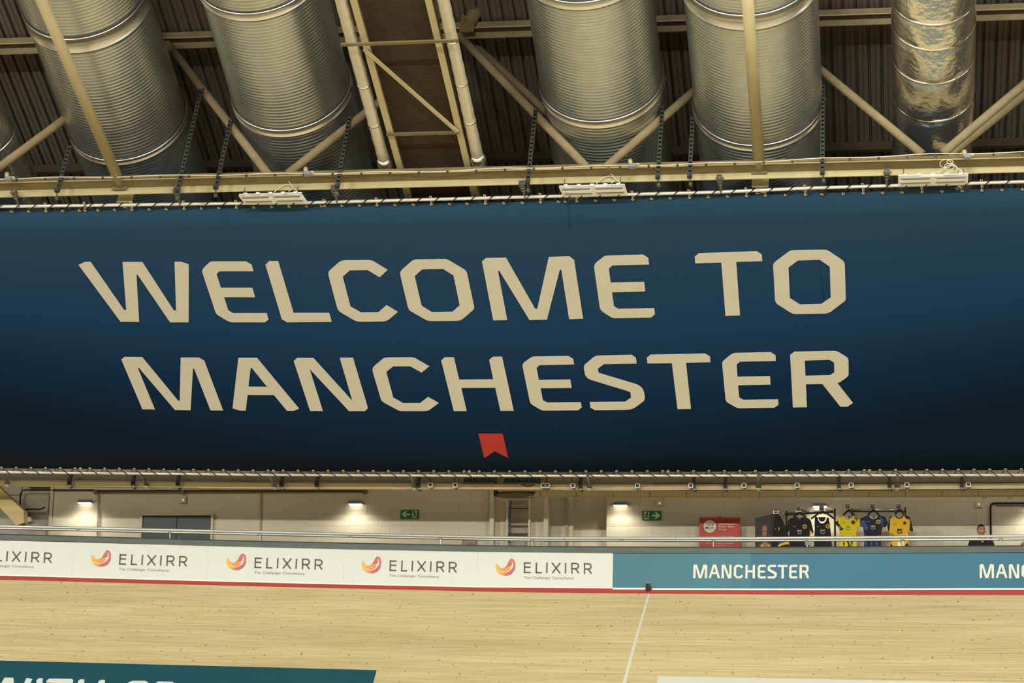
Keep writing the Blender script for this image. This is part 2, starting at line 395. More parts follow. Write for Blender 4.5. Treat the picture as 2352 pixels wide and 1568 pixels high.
def blocks(parent, x0, x1, Y, ya, yb, ph=0):
    a = P(x0, ya, Y); b = P(x1, yb, Y); z = 5.62; row = 0; bw, bh = .452, .2215; tpl = {}
    while z < b.z - .02:
        if z + bh > a.z:
            X = a.x + (-(ph+(row % 2)*bw/2))
            while X < b.x:
                l, r = max(X, a.x), min(X+bw, b.x)
                if r-l > .05:
                    wd = round(r-l, 3); g = .004; zz = bh-g
                    if wd not in tpl:
                        hx = wd/2-g/2; t = .007; be = .003
                        vs = [(-hx, 0, 0), (hx, 0, 0), (hx, 0, zz), (-hx, 0, zz), (-hx+be, -t, be), (hx-be, -t, be), (hx-be, -t, zz-be), (-hx+be, -t, zz-be)]
                        me = bpy.data.meshes.new('block'); me.from_pydata(vs, [], [(4, 5, 6, 7), (0, 1, 5, 4), (1, 2, 6, 5), (2, 3, 7, 6), (3, 0, 4, 7)]); me.materials.append(M['wall']); tpl[wd] = me
                    o = bpy.data.objects.new('block', tpl[wd]); COL.objects.link(o); o.parent = parent
                    o.location = WM[parent.name].inverted() @ Vector(((l+r)/2, Y+random.uniform(0, .003), z))
                X += bw
        z += bh; row += 1
blocks(wall_a, 670, 1122, WA, 1262, 1130, .1)
blocks(wall_d, 1393, 2420, WB, 1262, 1128, .25)
blocks(wall_a, 1135, 1163, WA, 1262, 1140)
# pilasters
for x0, x1, Y, nm in ((1123, 1133, WA, 'column'), (1248, 1258, WA, 'column')):
    a, b = P(x0, 1262, Y-.22), P(x1, 1262, Y-.22); h = P(x0, 1118, Y-.22).z
    tag(MB().box(((a.x+b.x)/2, Y-.11+.02, (5.4+h)/2), (b.x-a.x, .26, h-5.4)).build('column', M['wall']), 'cream square column %s the mesh ladder cage' % ('left of' if x0 < 1200 else 'right of'), 'column')
# floor of the walkway
tag(MB().box((-6, 45.1, 5.5), (46, 3.2, .2)).build('floor_walkway', M['coping']), kind='structure')
a = P(113, 1262, WA); tag(MB().box((a.x, WA+.02, 7.2), (.06, .12, 3.6)).build('trim_1', M['wall']), kind='structure')

# ------------------------------------------------------------------ roof deck, chords, purlins
UB = -.60                                     # truss sits at this slope distance
def beam_line(name, y0, y2352, u, fl, web, parent=None, m=M['cream'], label=None, topm=None):
    a, b = T(-900, y0-900*(y2352-y0)/2352, u), T(3250, y0+3250*(y2352-y0)/2352, u)
    return a, b
wb1 = uw(T(1176, 445, UB))[2]; wb2 = uw(T(1176, 80, UB))[2]
WD = wb2 + .42
# corrugated deck: trapezoidal ribs running down the slope
mb = MB(); X0, X1, pitch = -22.0, 14.0, .205
xs = []; X = X0
while X < X1:
    xs += [(X, 0), (X+.068, 0), (X+.071, .014), (X+.079, .014), (X+.082, 0), (X+.150, 0), (X+.160, .07), (X+.190, .07)]; X += pitch
u0_, u1_ = -9.0, 11.3
b = len(mb.v)
for (x, h) in xs: mb.v += [XUW(x, u0_, WD+h), XUW(x, u1_, WD+h)]
for i in range(len(xs)-1): mb.f.append((b+2*i, b+2*i+2, b+2*i+3, b+2*i+1))
tag(mb.build('ceiling', M['deck']), kind='structure')
def hbeam(name, X0, X1, u, wv, web, fl, mats, label, cat='beam', tilt=None, pr=None):
    """H section along X: web stands along the roof normal, flanges lie in the slope"""
    za, zb = (wv, wv) if tilt is None else tilt
    t = thing(name, XUW((X0+X1)/2, u, wv), label, cat)
    def bar(c0, c1, su, sw, nm, m):
        p, q = XUW(X0, u+c0[0], za+c0[1]), XUW(X1, u+c0[0], zb+c0[1])
        MB().bar(p, q, eD*su/2, eN*sw/2).build(nm, m, t)
    bar((0, 0), 0, fl, .014, 'bottom_flange', mats[0])
    bar((0, web/2), 0, .012, web, 'web', mats[1])
    bar((0, web), 0, fl, .014, 'top_flange', mats[2])
    return t
def wline(pa, pb, u):
    a, b = T(*pa, u), T(*pb, u); A_, B_ = uw(a), uw(b); k = (B_[2]-A_[2])/(B_[0]-A_[0])
    return lambda X: A_[2] + (X-A_[0])*k
def channel_beam(name, px0, px1, u, ys, mats, label):
    """ys = pixel heights at x=0 of: near plate top, near plate foot (= web level), far plate foot"""
    dy = px1 - px0; pts = []
    fT = wline((0, ys[0]), (2352, ys[0]+dy), u); fW = wline((0, ys[1]), (2352, ys[1]+dy), u); X0, X1 = -17, 6
    t = thing(name, XUW(-6, u, fW(-6)), label, 'beam')
    def uw_web(y):      # far end of the web: same w as the near foot, u found from the pixel height
        p = S(1176, y+dy/2, fW(uw(T(1176, ys[1]+dy/2, u))[0])); return uw(p)[1]
    uf = uw_web(ys[2]); hw = []
    fF = wline((0, ys[3]), (2352, ys[3]+dy), uf)
    def plate(u0, wa0, wa1, wb0, wb1, th, nm, m):
        MB().hexa([XUW(X0, u0, wa0), XUW(X1, u0, wa1), XUW(X1, u0+th, wa1), XUW(X0, u0+th, wa0), XUW(X0, u0, wb0), XUW(X1, u0, wb1), XUW(X1, u0+th, wb1), XUW(X0, u0+th, wb0)]).build(nm, m, t)
    plate(u-.012, fW(X0)-.008, fW(X1)-.008, fT(X0), fT(X1), .012, 'near_flange', mats[0])
    MB().bar(XUW(X0, u-.014, fW(X0)-.006), XUW(X1, u-.014, fW(X1)-.006), eD*.006, eN*.008).build('flange_lip', M['cream'], t)
    MB().hexa([XUW(X0, u, fW(X0)), XUW(X1, u, fW(X1)), XUW(X1, uf, fW(X1)), XUW(X0, uf, fW(X0)), XUW(X0, u, fW(X0)+.012), XUW(X1, u, fW(X1)+.012), XUW(X1, uf, fW(X1)+.012), XUW(X0, uf, fW(X0)+.012)]).build('web', mats[1], t)
    plate(uf, fF(X0), fF(X1), fW(X0)+.10, fW(X1)+.10, .014, 'far_flange', mats[2])
    return t
chord = channel_beam('truss_bottom_chord', 411, 353, UB, (411, 420.5, 438.5, 452.5), (M['cream_dark'], M['cream_dark'], M['cream']), 'long cream steel beam crossing just above the banner, carrying clamps and lamps')
channel_beam('truss_top_chord', 89, 8, UB, (89, 102, 112, 125), (M['cream_dim'], M['purlin'], M['cream_dim']), 'dull cream beam high under the roof deck, passing above the ducts')
f3 = wline((100, 355), (2352, 290), 2.6)
tag(MB().bar(XUW(-17, 2.6, WD-.1), XUW(6, 2.6, WD-.1), eD*.035, eN*.09).build('purlin', M['purlin']), 'dark shaded purlin pressed against the roof deck behind the ducts', 'beam')
tag(MB().bar(XUW(-17, -3.6, WD-.1), XUW(6, -3.6, WD-.1), eD*.035, eN*.09).build('purlin', M['purlin']), 'dark purlin under the deck above the top edge of the view', 'beam')
# round bracing, in the truss plane
def brace(x0, y0, x1, y1, r, label, u=UB, m=M['cream_dim'], ext=0):
    p, q = T(x0, y0, u), T(x1, y1, u)
    q = q + (q-p)*ext
    tag(MB().tube([p, q], r, 16).build('brace', m, smooth=True), label, 'steel tube')
brace(617, 402, 385, 100, .068, 'round brace rising left from the beam, between the two left ribbed ducts')
brace(660, 400, 900, 212, .068, 'round brace rising right across the second ribbed duct')
brace(1347, 384, 1058, 85, .068, 'round brace rising left from the beam past the left side of the third ribbed duct')
brace(1392, 384, 1700, 117, .068, 'round brace rising right between the third and fourth ribbed ducts')
brace(2118, 354, 1800, 90, .068, 'round brace rising left from the foil duct foot to the fourth ribbed duct')
brace(2166, 352, 2500, 68, .068, 'round brace crossing the big foil duct towards the right edge')
brace(-20, 398, 260, 190, .068, 'round brace at the far left rising behind the first ribbed duct')
brace(1340, 335, 1085, 97, .06, 'dim second brace showing just behind the brace left of the third ribbed duct', u=-.15)
brace(2150, 380, 2460, 130, .075, 'dim shadowed brace behind the foil duct at the right edge', u=.1)
g = thing('truss_node', T(1075, 45, UB-.02), 'chunky tube with bolted gusset plate at the top centre, beside the gantry', 'steel joint')
MB().tube([T(1078, 52, UB-.1), T(1108, -2, UB-.1)], .11, 16).build('tube', M['cream_dark'], g, True)
MB().poly([T(x, y, UB-.12) for x, y in [(1060, 32), (1090, 45), (1088, 70), (1054, 72)]], eD*.03).build('gusset_plate', M['cream_dark'], g)
for x, y in ((1066, 49), (1077, 51)): MB().disc(T(x, y, UB-.125), -eD, .016, .012, 8).build('bolt', M['cream_dark'], g)
# sloping poles in front of ducts 1 and 4, with end plates and continuing stubs
def pole(x0, y0, x1, y1, xs_, ys_, label):
    wv = .16
    q = S(x1, y1, wv); X, u, _ = uw(q)
    p0 = S(x0, y0, wv)
    t = thing('strut_pole', q, label, 'steel tube')
    MB().tube([p0 + (p0-q)*.15, q], .088, 18).build('tube', M['pole'], t, True)
    MB().box(q+eD*.02, (.24, .016, .24), LT).build('end_plate', M['cream_dark'], t)
    MB().box(q+eD*.10, (.02, .18, .12), LT).build('fin_plate', M['cream_dark'], t)
    MB().box(q+eD*.34, (.26, .014, .2), LT).build('end_plate', M['cream'], t)
    MB().tube([q+eD*.34, q+eD*1.5], .088, 18).build('lower_tube', M['pole'], t, True)
pole(95, 0, 276, 421, 290, 460, 'long cream tube running down the slope in front of the leftmost ribbed duct')
pole(1717, 0, 1744, 384, 1746, 430, 'long cream tube running down the middle of the fourth ribbed duct')

# ------------------------------------------------------------------ ducts
def lathe_slope(mb, X, wv, prof, n=72):
    b = len(mb.v)
    for (u, r) in prof:
        for k in range(n):
            a = 2*math.pi*k/n; mb.v.append(XUW(X+r*math.cos(a), u, wv+r*math.sin(a)))
    for i in range(len(prof)-1):
        for k in range(n):
            j = (k+1) % n; mb.f.append((b+i*n+k, b+i*n+j, b+(i+1)*n+j, b+(i+1)*n+k))
def duct(cxp, cyp, wpx, joints, label, uend=4.3):
    c = T(cxp, cyp, UB); X, u, wv = uw(c)
    dist = (c-CAM).dot(fwd); R = wpx/2/F*dist*.985
    t = thing('ventilation_duct', c, label, 'duct', 'ribbed steel ducts under the roof')
    prof = []; u = -7.0; p = .066
    while u < uend:
        prof += [(u, R), (u+p*.50, R), (u+p*.66, R+.0052), (u+p*.84, R+.0052)]; u += p
    mb = MB(); lathe_slope(mb, X, wv, prof); mb.build('shell', M['galv'], t, True)
    for (jy, wide) in joints:
        # lowest point of the ring (bottom of duct) seen at pixel height jy
        q = None; best = 1e9
        for k in range(-700, 450):
            uu = k/100; pt = XUW(X, uu, wv-R); d = pt-CAM; yy = 784 - d.dot(cu)/d.dot(fwd)*F
            if abs(yy-jy) < best: best = abs(yy-jy); q = uu
        r2 = R+.014
        mb = MB(); lathe_slope(mb, X, wv, [(q-wide/2, R), (q-wide/2, r2+.022), (q-wide/2+.02, r2+.022), (q-wide/2+.025, r2), (q+wide/2-.025, r2), (q+wide/2-.02, r2+.022), (q+wide/2, r2+.022), (q+wide/2, R)])
        mb.build('joint_band', M['band'], t, True)
        for e_ in (-1, 1):
            g_ = q+e_*(wide/2+.012); m2 = MB(); lathe_slope(m2, X, wv, [(g_-.010, R), (g_-.010, r2+.008), (g_+.010, r2+.008), (g_+.010, R)]); m2.build('gasket', M['dark'], t, True)
        for sx in (-1, 1):
            MB().box(XUW(X+sx*(R+.04), q, wv-.02), (.05, .06, .05), LT).build('lug', M['zinc'], t)
    return X, wv, R
D1 = duct(278, 230, 277, [(104, .30), (372, .12)], 'leftmost large ribbed duct, cream tube crossing in front of it')
D2 = duct(676, 230, 275, [(38, .16), (305, .16)], 'second ribbed duct, just left of the grated gantry')
D3 = duct(1388, 230, 281, [(12, .16), (284, .16)], 'third ribbed duct, first one right of the gantry')
D4 = duct(1741, 230, 297, [(50, .30), (338, .14)], 'fourth ribbed duct, between third duct and foil-wrapped duct')
def foil_duct(cxp, cyp, wpx, seams, label, uend=4.0):
    c = T(cxp, cyp, UB); X, u, wv = uw(c); R = wpx/2/F*(c-CAM).dot(fwd)
    t = thing('foil_duct', c, label, 'duct', 'foil wrapped ducts')
    n = 72; us = []; k = -5.5
    while k < uend: us.append(k); k += .06
    mb = MB()
    rnd = random.Random(int(cxp)); ph = [rnd.uniform(0, 6) for _ in range(12)]
    for u in us:
        d = min(abs(u-s_) for s_ in seams)
        for j in range(n):
            a = 2*math.pi*j/n
            r = R*(1+.010*math.sin(3*a+u*2.1+ph[0])+.006*math.sin(7*a-u*4+ph[1])+.004*math.sin(13*a+u*9+ph[2])) - .022*math.exp(-(d/.045)**2)
            mb.v.append(XUW(X+r*math.cos(a), u, wv+r*math.sin(a)))
    for i in range(len(us)-1):
        for j in range(n):
            q = (j+1) % n; mb.f.append((i*n+j, i*n+q, (i+1)*n+q, (i+1)*n+j))
    mb.build('foil_wrap', M['foil'], t, True)
    for s_ in seams:
        m2 = MB(); lathe_slope(m2, X, wv, [(s_-.02, R-.02), (s_-.014, R-.006), (s_+.014, R-.006), (s_+.02, R-.02)], 48); m2.build('tape_band', M['foil'], t, True)
def useams(cxp, ys, wpx, cyp=230):
    c = T(cxp, cyp, UB); X, u, wv = uw(c); R = wpx/2/F*(c-CAM).dot(fwd); out = []
    for jy in ys:
        best = min(range(-700, 450), key=lambda k: abs(784-(XUW(X, k/100, wv-R)-CAM).dot(cu)/(XUW(X, k/100, wv-R)-CAM).dot(fwd)*F-jy)); out.append(best/100)
    return out
foil_duct(2143, 215, 186, useams(2143, (-30, 8, 75, 133, 210, 297), 186), 'wide duct wrapped in crinkled silver foil at the right')
foil_duct(-52, 300, 176, useams(-52, (180, 265, 372), 176, 300), 'dim foil-wrapped duct cut off by the left edge')

# ------------------------------------------------------------------ gantry with grating, foil pipes
gt = thing('service_gantry', S(960, 250, .4), 'dark grated gantry with cream side rails between two foil pipes', 'gantry')
def rail_bar(x0, y0, x1, y1, wd, dp, wv, nm, m, up=0):
    p, q = S(x0, y0, wv), S(x1, y1, wv)
    k = (q-p).normalized(); s_ = k.cross(eN).normalized()
    MB().bar(p, q, s_*wd/2, eN*dp/2).build(nm, m, gt)
WG = .42
rail_bar(806, -20, 941, 465, .10, .02, WG-.08, 'side_rail', M['cream']); rail_bar(812, -20, 947, 465, .012, .16, WG, 'rail_web', M['cream_dark'])
rail_bar(979, -20, 1094, 465, .10, .02, WG-.08, 'side_rail', M['cream']); rail_bar(988, -20, 1103, 465, .012, .16, WG, 'rail_web', M['cream_dark'])
X_a, X_b = uw(S(893, 300, WG))[0], uw(S(1048, 300, WG))[0]
mb = MB(); u = -5.2
while u < 3.5:
    mb.bar(XUW(X_a, u, WG+.1), XUW(X_b, u, WG+.1), eD*.006, eN*.012); u += .022
tag(mb.build('grating', M['slat'], gt), kind='stuff')
MB().bar(XUW(X_a, -5.2, WG+.14), XUW(X_a, 3.5, WG+.14), eX*.001, eN*.01)
MB().hexa([XUW(X_a, -5.2, WG+.13), XUW(X_b, -5.2, WG+.13), XUW(X_b, 3.5, WG+.13), XUW(X_a, 3.5, WG+.13), XUW(X_a, -5.2, WG+.15), XUW(X_b, -5.2, WG+.15), XUW(X_b, 3.5, WG+.15), XUW(X_a, 3.5, WG+.15)]).build('backing_tray', M['purlin'], gt)
rail_bar(783, 103, 1052, 93, .05, .03, WG-.22, 'cross_bar', M['cream_dark'])
rail_bar(888, 309, 1052, 304, .05, .03, WG-.12, 'cross_bar', M['cream_dark'])
rail_bar(836, 113, 1050, 302, .055, .03, WG-.14, 'diagonal_bar', M['cream'])
def foil_pipe(x0, y0, x1, y1, label):
    p, q = S(x0, y0, .40), S(x1, y1, .40)
    t = thing('foil_pipe', q, label, 'pipe', 'foil pipes beside the gantry')
    n = 40; pts = [p+(q-p)*i/n for i in range(n+1)]
    MB().tube(pts, [.092+.003*math.sin(i*1.9)+.003*random.random() for i in range(n+1)], 20).build('foil_sleeve', M['foil_small'], t, True)
    k = (q-p).normalized(); Lp = (q-p).length
    for f in (.27, .52, .75): MB().tube([p+k*Lp*f, p+k*(Lp*f+.03)], .1, 20).build('tape_band', M['foil'], t, True)
    MB().tube([q-k*.10, q-k*.06, q+k*.02, q+k*.05, q+k*.16, q+k*.17], [.095, .118, .130, .122, .112, .104], 20).build('end_collar', M['foil'], t, True)
foil_pipe(778, -20, 884, 374, 'silver foil-lagged pipe on the left of the gantry, ending above the beam')
foil_pipe(1014, -20, 1098, 366, 'silver foil-lagged pipe on the right of the gantry, ending above the beam')

# ------------------------------------------------------------------ strut hangers (perpendicular to the roof)
def hanger(x, y, ulen, label, u=None):
    base = T(x, y, UB-.09) if u is None else T(x, y, u)
    X, u_, wv = uw(base)
    t = thing('strut_hanger', base, label, 'metal strut', 'slotted struts hanging to the long beam')
    q = XUW(X, u_, wv+ulen)
    for s_ in (-1, 1): MB().bar(base+eX*.026*s_, q+eX*.026*s_, eX*.006, eD*.022).build('channel_side', M['zinc'], t)
    mb = MB(); L = ulen; k = 0
    mb.bar(base+eD*.02, q+eD*.02, eX*.02, eD*.002)
    mb.build('channel_web', M['dark'], t)
    mb = MB(); k = .04
    while k < L-.05:
        mb.bar(base+eN*k-eD*.019, base+eN*(k+.055)-eD*.019, eX*.02, eD*.002); k += .09
    tag(mb.build('slot_bridge', M['zinc'], t), kind='stuff')
    MB().box(base-eD*.03, (.07, .06, .06), LT).build('foot_bracket', M['dark'], t)
    MB().tube([base-eD*.01, base-eN*.16+eX*.02], .011, 8).build('threaded_rod', M['zinc'], t)
    MB().box(base-eN*.15+eX*.02, (.05, .05, .03), LT).build('nut_plate', M['coupler'], t)
hanger(132, 440, 1.0, 'slotted strut hanging at the left of the leftmost ribbed duct')
hanger(408, 440, 2.3, 'long slotted strut at the right side of the leftmost ribbed duct')
hanger(496, 433, 1.5, 'slotted strut left of the second ribbed duct')
hanger(775, 430, 1.6, 'slotted strut right of the second ribbed duct')
hanger(1212, 421, 1.6, 'slotted strut left of the third ribbed duct')
hanger(1511, 409, 1.6, 'slotted strut right of the third ribbed duct')
hanger(1584, 407, 1.3, 'slotted strut left of the fourth ribbed duct')
hanger(1889, 399, 1.9, 'slotted strut right of the fourth ribbed duct')

# ------------------------------------------------------------------ banner
B_TOP = [(-700, 497), (0, 484), (300, 479), (700, 471), (1200, 463), (1700, 447.5), (2030, 440), (2352, 432), (3100, 414)]
B_BOT = [(-700, 1066), (0, 1075), (300, 1078), (600, 1082), (1150, 1084), (1700, 1083), (2352, 1079), (3100, 1070)]
bn = thing('hanging_banner', S(1176, 1080), 'huge navy banner with cream lettering laced between two steel tubes', 'banner')
mb = MB(); xs = [-700, -350, 0, 150, 300, 500, 700, 950, 1200, 1450, 1700, 1860, 2030, 2190, 2352, 2700, 3100]; nv = 14
def bpt(x, f):  # f from top 0 to bottom 1 : x slides along the real slope direction
    t = S(x, lerp(B_TOP, x)); X = t.x
    lo = min(xs, key=lambda a: 0)
    # find the bottom pixel whose X equals X
    a, b = x-1200, x+1200
    for _ in range(40):
        m_ = (a+b)/2
        if S(m_, lerp(B_BOT, m_)).x < X: a = m_
        else: b = m_
    q = S(a, lerp(B_BOT, a)); return t + (q-t)*f
cols = [[bpt(x, j/nv) for j in range(nv+1)] for x in xs]
for c in cols: mb.v += c
for i in range(len(xs)-1):
    for j in range(nv):
        a = i*(nv+1)+j; mb.f.append((a, a+1, a+nv+2, a+nv+1))
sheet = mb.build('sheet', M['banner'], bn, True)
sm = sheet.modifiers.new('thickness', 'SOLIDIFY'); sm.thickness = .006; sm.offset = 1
Z1 = 4.704
LET = [
 ((150, 560), [(143, 228), (210, 197), (275, 197), (636, 716), (658, 716), (618, 198), (833, 198), (1173, 721), (1197, 721), (1180, 196), (1250, 196), (1334, 222), (1333, 847), (1132, 847), (782, 334), (769, 331), (798, 843), (597, 841)], None),
 ((150, 560), [(1590, 192), (1955, 192), (2013, 227), (2033, 296), (1665, 296), (1634, 327), (1681, 476), (2022, 476), (2050, 577), (1714, 575), (1762, 720), (1812, 750), (2177, 750), (2196, 815), (2159, 847), (1810, 847), (1775, 841), (1740, 825), (1645, 768), (1628, 748), (1618, 725), (1482, 315), (1477, 297), (1483, 275), (1495, 260), (1545, 212), (1565, 197)], None),
 ((600, 560), [(46, 227), (84, 188), (184, 188), (350, 747), (735, 747), (762, 842), (278, 847), (222, 812)], None),
 ((600, 560), [(900, 179), (1160, 177), (1190, 180), (1215, 190), (1365, 281), (1280, 361), (1148, 282), (960, 285), (880, 353), (965, 678), (1080, 743), (1265, 740), (1355, 662), (1476, 736), (1380, 815), (1350, 832), (1315, 838), (1070, 841), (1030, 835), (1000, 822), (860, 740), (838, 722), (820, 690), (728, 345), (724, 322), (730, 300), (742, 285), (835, 203), (865, 185)], None),
 ((600, 560), [(1680, 170), (1975, 165), (2005, 169), (2030, 180), (2190, 275), (2212, 292), (2225, 320), (2300, 675), (2300, 695), (2290, 715), (2180, 808), (2150, 825), (2115, 831), (1835, 833), (1800, 829), (1770, 815), (1620, 730), (1598, 712), (1585, 685), (1502, 335), (1500, 318), (1505, 300), (1520, 280), (1625, 188), (1650, 175)], [(1738, 275), (1965, 270), (2077, 341), (2144, 664), (2065, 735), (1843, 738), (1733, 669), (1658, 348)]),
 ((1080, 560), [(127, 192), (168, 155), (387, 151), (703, 704), (724, 704), (848, 144), (1070, 136), (1123, 175), (1220, 808), (1069, 813), (984, 279), (968, 280), (829, 818), (640, 822), (315, 291), (300, 292), (400, 823), (249, 826)], None),
 ((1080, 560), [(1490, 128), (1870, 118), (1925, 154), (1933, 223), (1535, 233), (1498, 267), (1518, 421), (1880, 412), (1892, 514), (1532, 523), (1553, 674), (1600, 704), (1988, 696), (1996, 761), (1950, 795), (1570, 803), (1540, 799), (1515, 788), (1430, 733), (1410, 712), (1400, 690), (1340, 265), (1338, 245), (1345, 222), (1360, 203), (1430, 147), (1458, 132)], None),
 ((1560, 550), [(167, 187), (213, 150), (840, 128), (893, 164), (898, 234), (616, 242), (658, 819), (500, 824), (455, 249), (174, 257)], None),
 ((1560, 550), [(1245, 118), (1560, 111), (1592, 115), (1620, 127), (1755, 218), (1778, 238), (1790, 265), (1800, 635), (1797, 652), (1785, 668), (1640, 778), (1612, 793), (1575, 799), (1260, 805), (1230, 801), (1200, 788), (1060, 698), (1042, 675), (1035, 650), (1016, 295), (1016, 275), (1025, 255), (1045, 235), (1175, 138), (1205, 122)], [(1285, 226), (1520, 219), (1627, 293), (1637, 628), (1535, 697), (1307, 704), (1196, 634), (1181, 301)]),
 ((250, 780), [(135, 215), (168, 187), (361, 189), (750, 661), (766, 661), (776, 195), (973, 195), (1031, 227), (1235, 765), (1098, 763), (922, 314), (909, 312), (883, 762), (713, 758), (326, 305), (312, 304), (498, 753), (362, 751)], None),
 ((250, 780), [(1399, 198), (1602, 198), (2055, 745), (1990, 770), (1926, 769), (1784, 598), (1499, 596), (1479, 766), (1417, 765), (1336, 742)], [(1533, 299), (1539, 299), (1712, 511), (1508, 509)]),
 ((650, 780), [(116, 231), (151, 199), (329, 199), (750, 661), (613, 197), (757, 196), (918, 740), (884, 771), (713, 771), (288, 316), (431, 771), (293, 770)], None),
 ((650, 780), [(1125, 194), (1380, 192), (1412, 196), (1440, 207), (1580, 288), (1498, 355), (1375, 287), (1190, 287), (1116, 348), (1192, 627), (1300, 687), (1480, 686), (1567, 619), (1682, 684), (1590, 753), (1562, 767), (1535, 771), (1290, 771), (1262, 768), (1235, 757), (1095, 682), (1070, 663), (1057, 640), (969, 345), (966, 325), (972, 303), (985, 286), (1070, 213), (1095, 199)], None),
 ((650, 780), [(1709, 225), (1747, 192), (1847, 192), (1904, 433), (2272, 430), (2227, 218), (2269, 186), (2368, 185), (2493, 768), (2349, 769), (2293, 519), (1926, 521), (1985, 771), (1845, 771)], None),
 ((1100, 780), [(595, 184), (966, 178), (1019, 209), (1029, 267), (655, 274), (623, 304), (648, 436), (988, 432), (1003, 521), (666, 524), (692, 655), (738, 680), (1101, 677), (1111, 731), (1070, 762), (715, 766), (685, 763), (655, 750), (585, 708), (560, 690), (549, 665), (473, 295), (471, 275), (478, 257), (492, 243), (555, 198), (575, 187)], None),
 ((1100, 780), [(1300, 173), (1650, 165), (1696, 195), (1704, 258), (1350, 264), (1285, 313), (1292, 353), (1305, 363), (1695, 480), (1725, 493), (1755, 515), (1775, 542), (1785, 570), (1793, 620), (1792, 642), (1783, 658), (1765, 675), (1690, 730), (1665, 743), (1635, 753), (1590, 757), (1255, 761), (1206, 734), (1197, 675), (1580, 671), (1644, 626), (1637, 570), (1625, 560), (1215, 435), (1185, 421), (1162, 403), (1148, 380), (1135, 315), (1134, 293), (1142, 273), (1160, 255), (1235, 192), (1262, 178)], None),
 ((1480, 780), [(26, 196), (68, 163), (657, 151), (710, 183), (714, 243), (450, 248), (504, 748), (358, 750), (297, 253), (34, 256)], None),
 ((1480, 780), [(990, 145), (1365, 136), (1417, 168), (1420, 229), (1035, 237), (996, 267), (1006, 402), (1358, 396), (1363, 485), (1013, 492), (1026, 626), (1072, 652), (1445, 646), (1449, 702), (1405, 734), (1035, 740), (1008, 737), (980, 725), (910, 685), (887, 668), (877, 643), (841, 270), (841, 250), (850, 232), (865, 218), (930, 165), (958, 150)], None),
 ((1480, 780), [(1575, 164), (1622, 131), (2050, 123), (2078, 127), (2100, 136), (2180, 184), (2200, 203), (2206, 228), (2207, 370), (2203, 388), (2190, 404), (2110, 460), (2084, 466), (2254, 684), (2195, 723), (2117, 723), (1922, 477), (1746, 481), (1756, 729), (1605, 731)], [(1733, 225), (1990, 217), (2010, 221), (2050, 248), (2052, 355), (2005, 385), (1741, 391)]),
]
for (ox, oy), pts, hole in LET:
    MB().poly([S(ox+x/Z1, oy+y/Z1, -.012) for x, y in pts], eN*.006, [[S(ox+x/Z1, oy+y/Z1, -.012) for x, y in hole]] if hole else []).build('letter', M['ink_white'], bn)
fl = MB().poly([S(1060+x/14.256, 970+y/14.256, -.012) for x, y in [(550, 372), (1338, 372), (1360, 400), (1527, 1158), (1090, 940), (745, 1165)]], eN*.006).build('emblem', M['ink_red'], bn)
fl['label'] = 'red swallow-tailed emblem'
for lp in ([(866, 945), (870, 957), (873, 980)], [(1305, 470), (1307, 500), (1309, 525)], [(1880, 600), (1891, 670), (1892, 690)]):
    MB().tube([S(x, y, -.009) for x, y in lp], .003, 5).build('crease', M['banner'], bn)
# tubes, eyelets, ties, lacing
T_TOP = [(-700, 490), (0, 474), (250, 471), (500, 467.5), (700, 465.5), (1150, 453.5), (1650, 441), (1850, 432), (2352, 417), (3100, 397)]
T_BOT = [(-700, 1073), (0, 1083.5), (300, 1086.5), (600, 1089.5), (1150, 1092), (1700, 1091.5), (2352, 1090), (3100, 1086)]
def along(line, x, w): return S(x, lerp(line, x), w)
tt = MB().tube([along(T_TOP, x, -.03) for x in (-700, -300, 0, 250, 500, 700, 930, 1150, 1400, 1650, 1850, 2100, 2352, 2700, 3100)], .026, 14).build('scaffold_tube', M['pipe'], smooth=True)
tag(tt, 'straight steel tube along the top edge of the navy banner', 'tube')
tt = MB().tube([along(T_BOT, x, .03) for x in (-700, -300, 0, 300, 600, 880, 1150, 1400, 1700, 2050, 2352, 2700, 3100)], .026, 14).build('scaffold_tube', M['pipe'], smooth=True)
tag(tt, 'straight steel tube along the bottom edge of the navy banner', 'tube')
GT = [27, 66, 105.5, 144, 182.5, 195, 225, 263.5, 303, 343, 382, 423, 462.5, 503, 543, 583, 624, 664, 704.5, 738, 745.5, 785.5, 826, 866, 907.5, 950, 991, 1033, 1073.5, 1115, 1157.6, 1200, 1242, 1283, 1298, 1325, 1368, 1411, 1453.5, 1497, 1539.5, 1584, 1627.5, 1671.5, 1715, 1758.5, 1804, 1850, 1888, 1937, 1983, 2027.5, 2072, 2117.5, 2164, 2210, 2255.5, 2302, 2349, -12, -52]
ring_me = None
def grommet(p):
    global ring_me
    if ring_me is None:
        o = MB().ring(p, eN, .019, .0085, 14, 5).build('grommet', M['brass'], bn, True)
        # recentre so that copies can share the mesh
        I = WM[bn.name].inverted() @ p
        for v in o.data.vertices: v.co -= I
        o.location = I; ring_me = o.data
    else:
        o = bpy.data.objects.new('grommet', ring_me); COL.objects.link(o); o.parent = bn; o.location = WM[bn.name].inverted() @ p
ties = []; path = []
for i, x in enumerate(sorted(GT)):
    y = lerp(B_TOP, x)+2.4; p = S(x, y, -.014); grommet(p)
    sg = 1 if (i//7) % 2 else -1
    path += [p+eN*.012, p, along(T_TOP, x+10, -.064)+eD*.02, S(x+15, lerp(T_TOP, x)-3.5, -.05), S(x+19, lerp(T_TOP, x)-5, -.01), along(T_TOP, x+24, .004)+eD*.03]
    if i % 3 == 1: ties.append((x, y))
lace = MB().tube(path, .0085, 6)
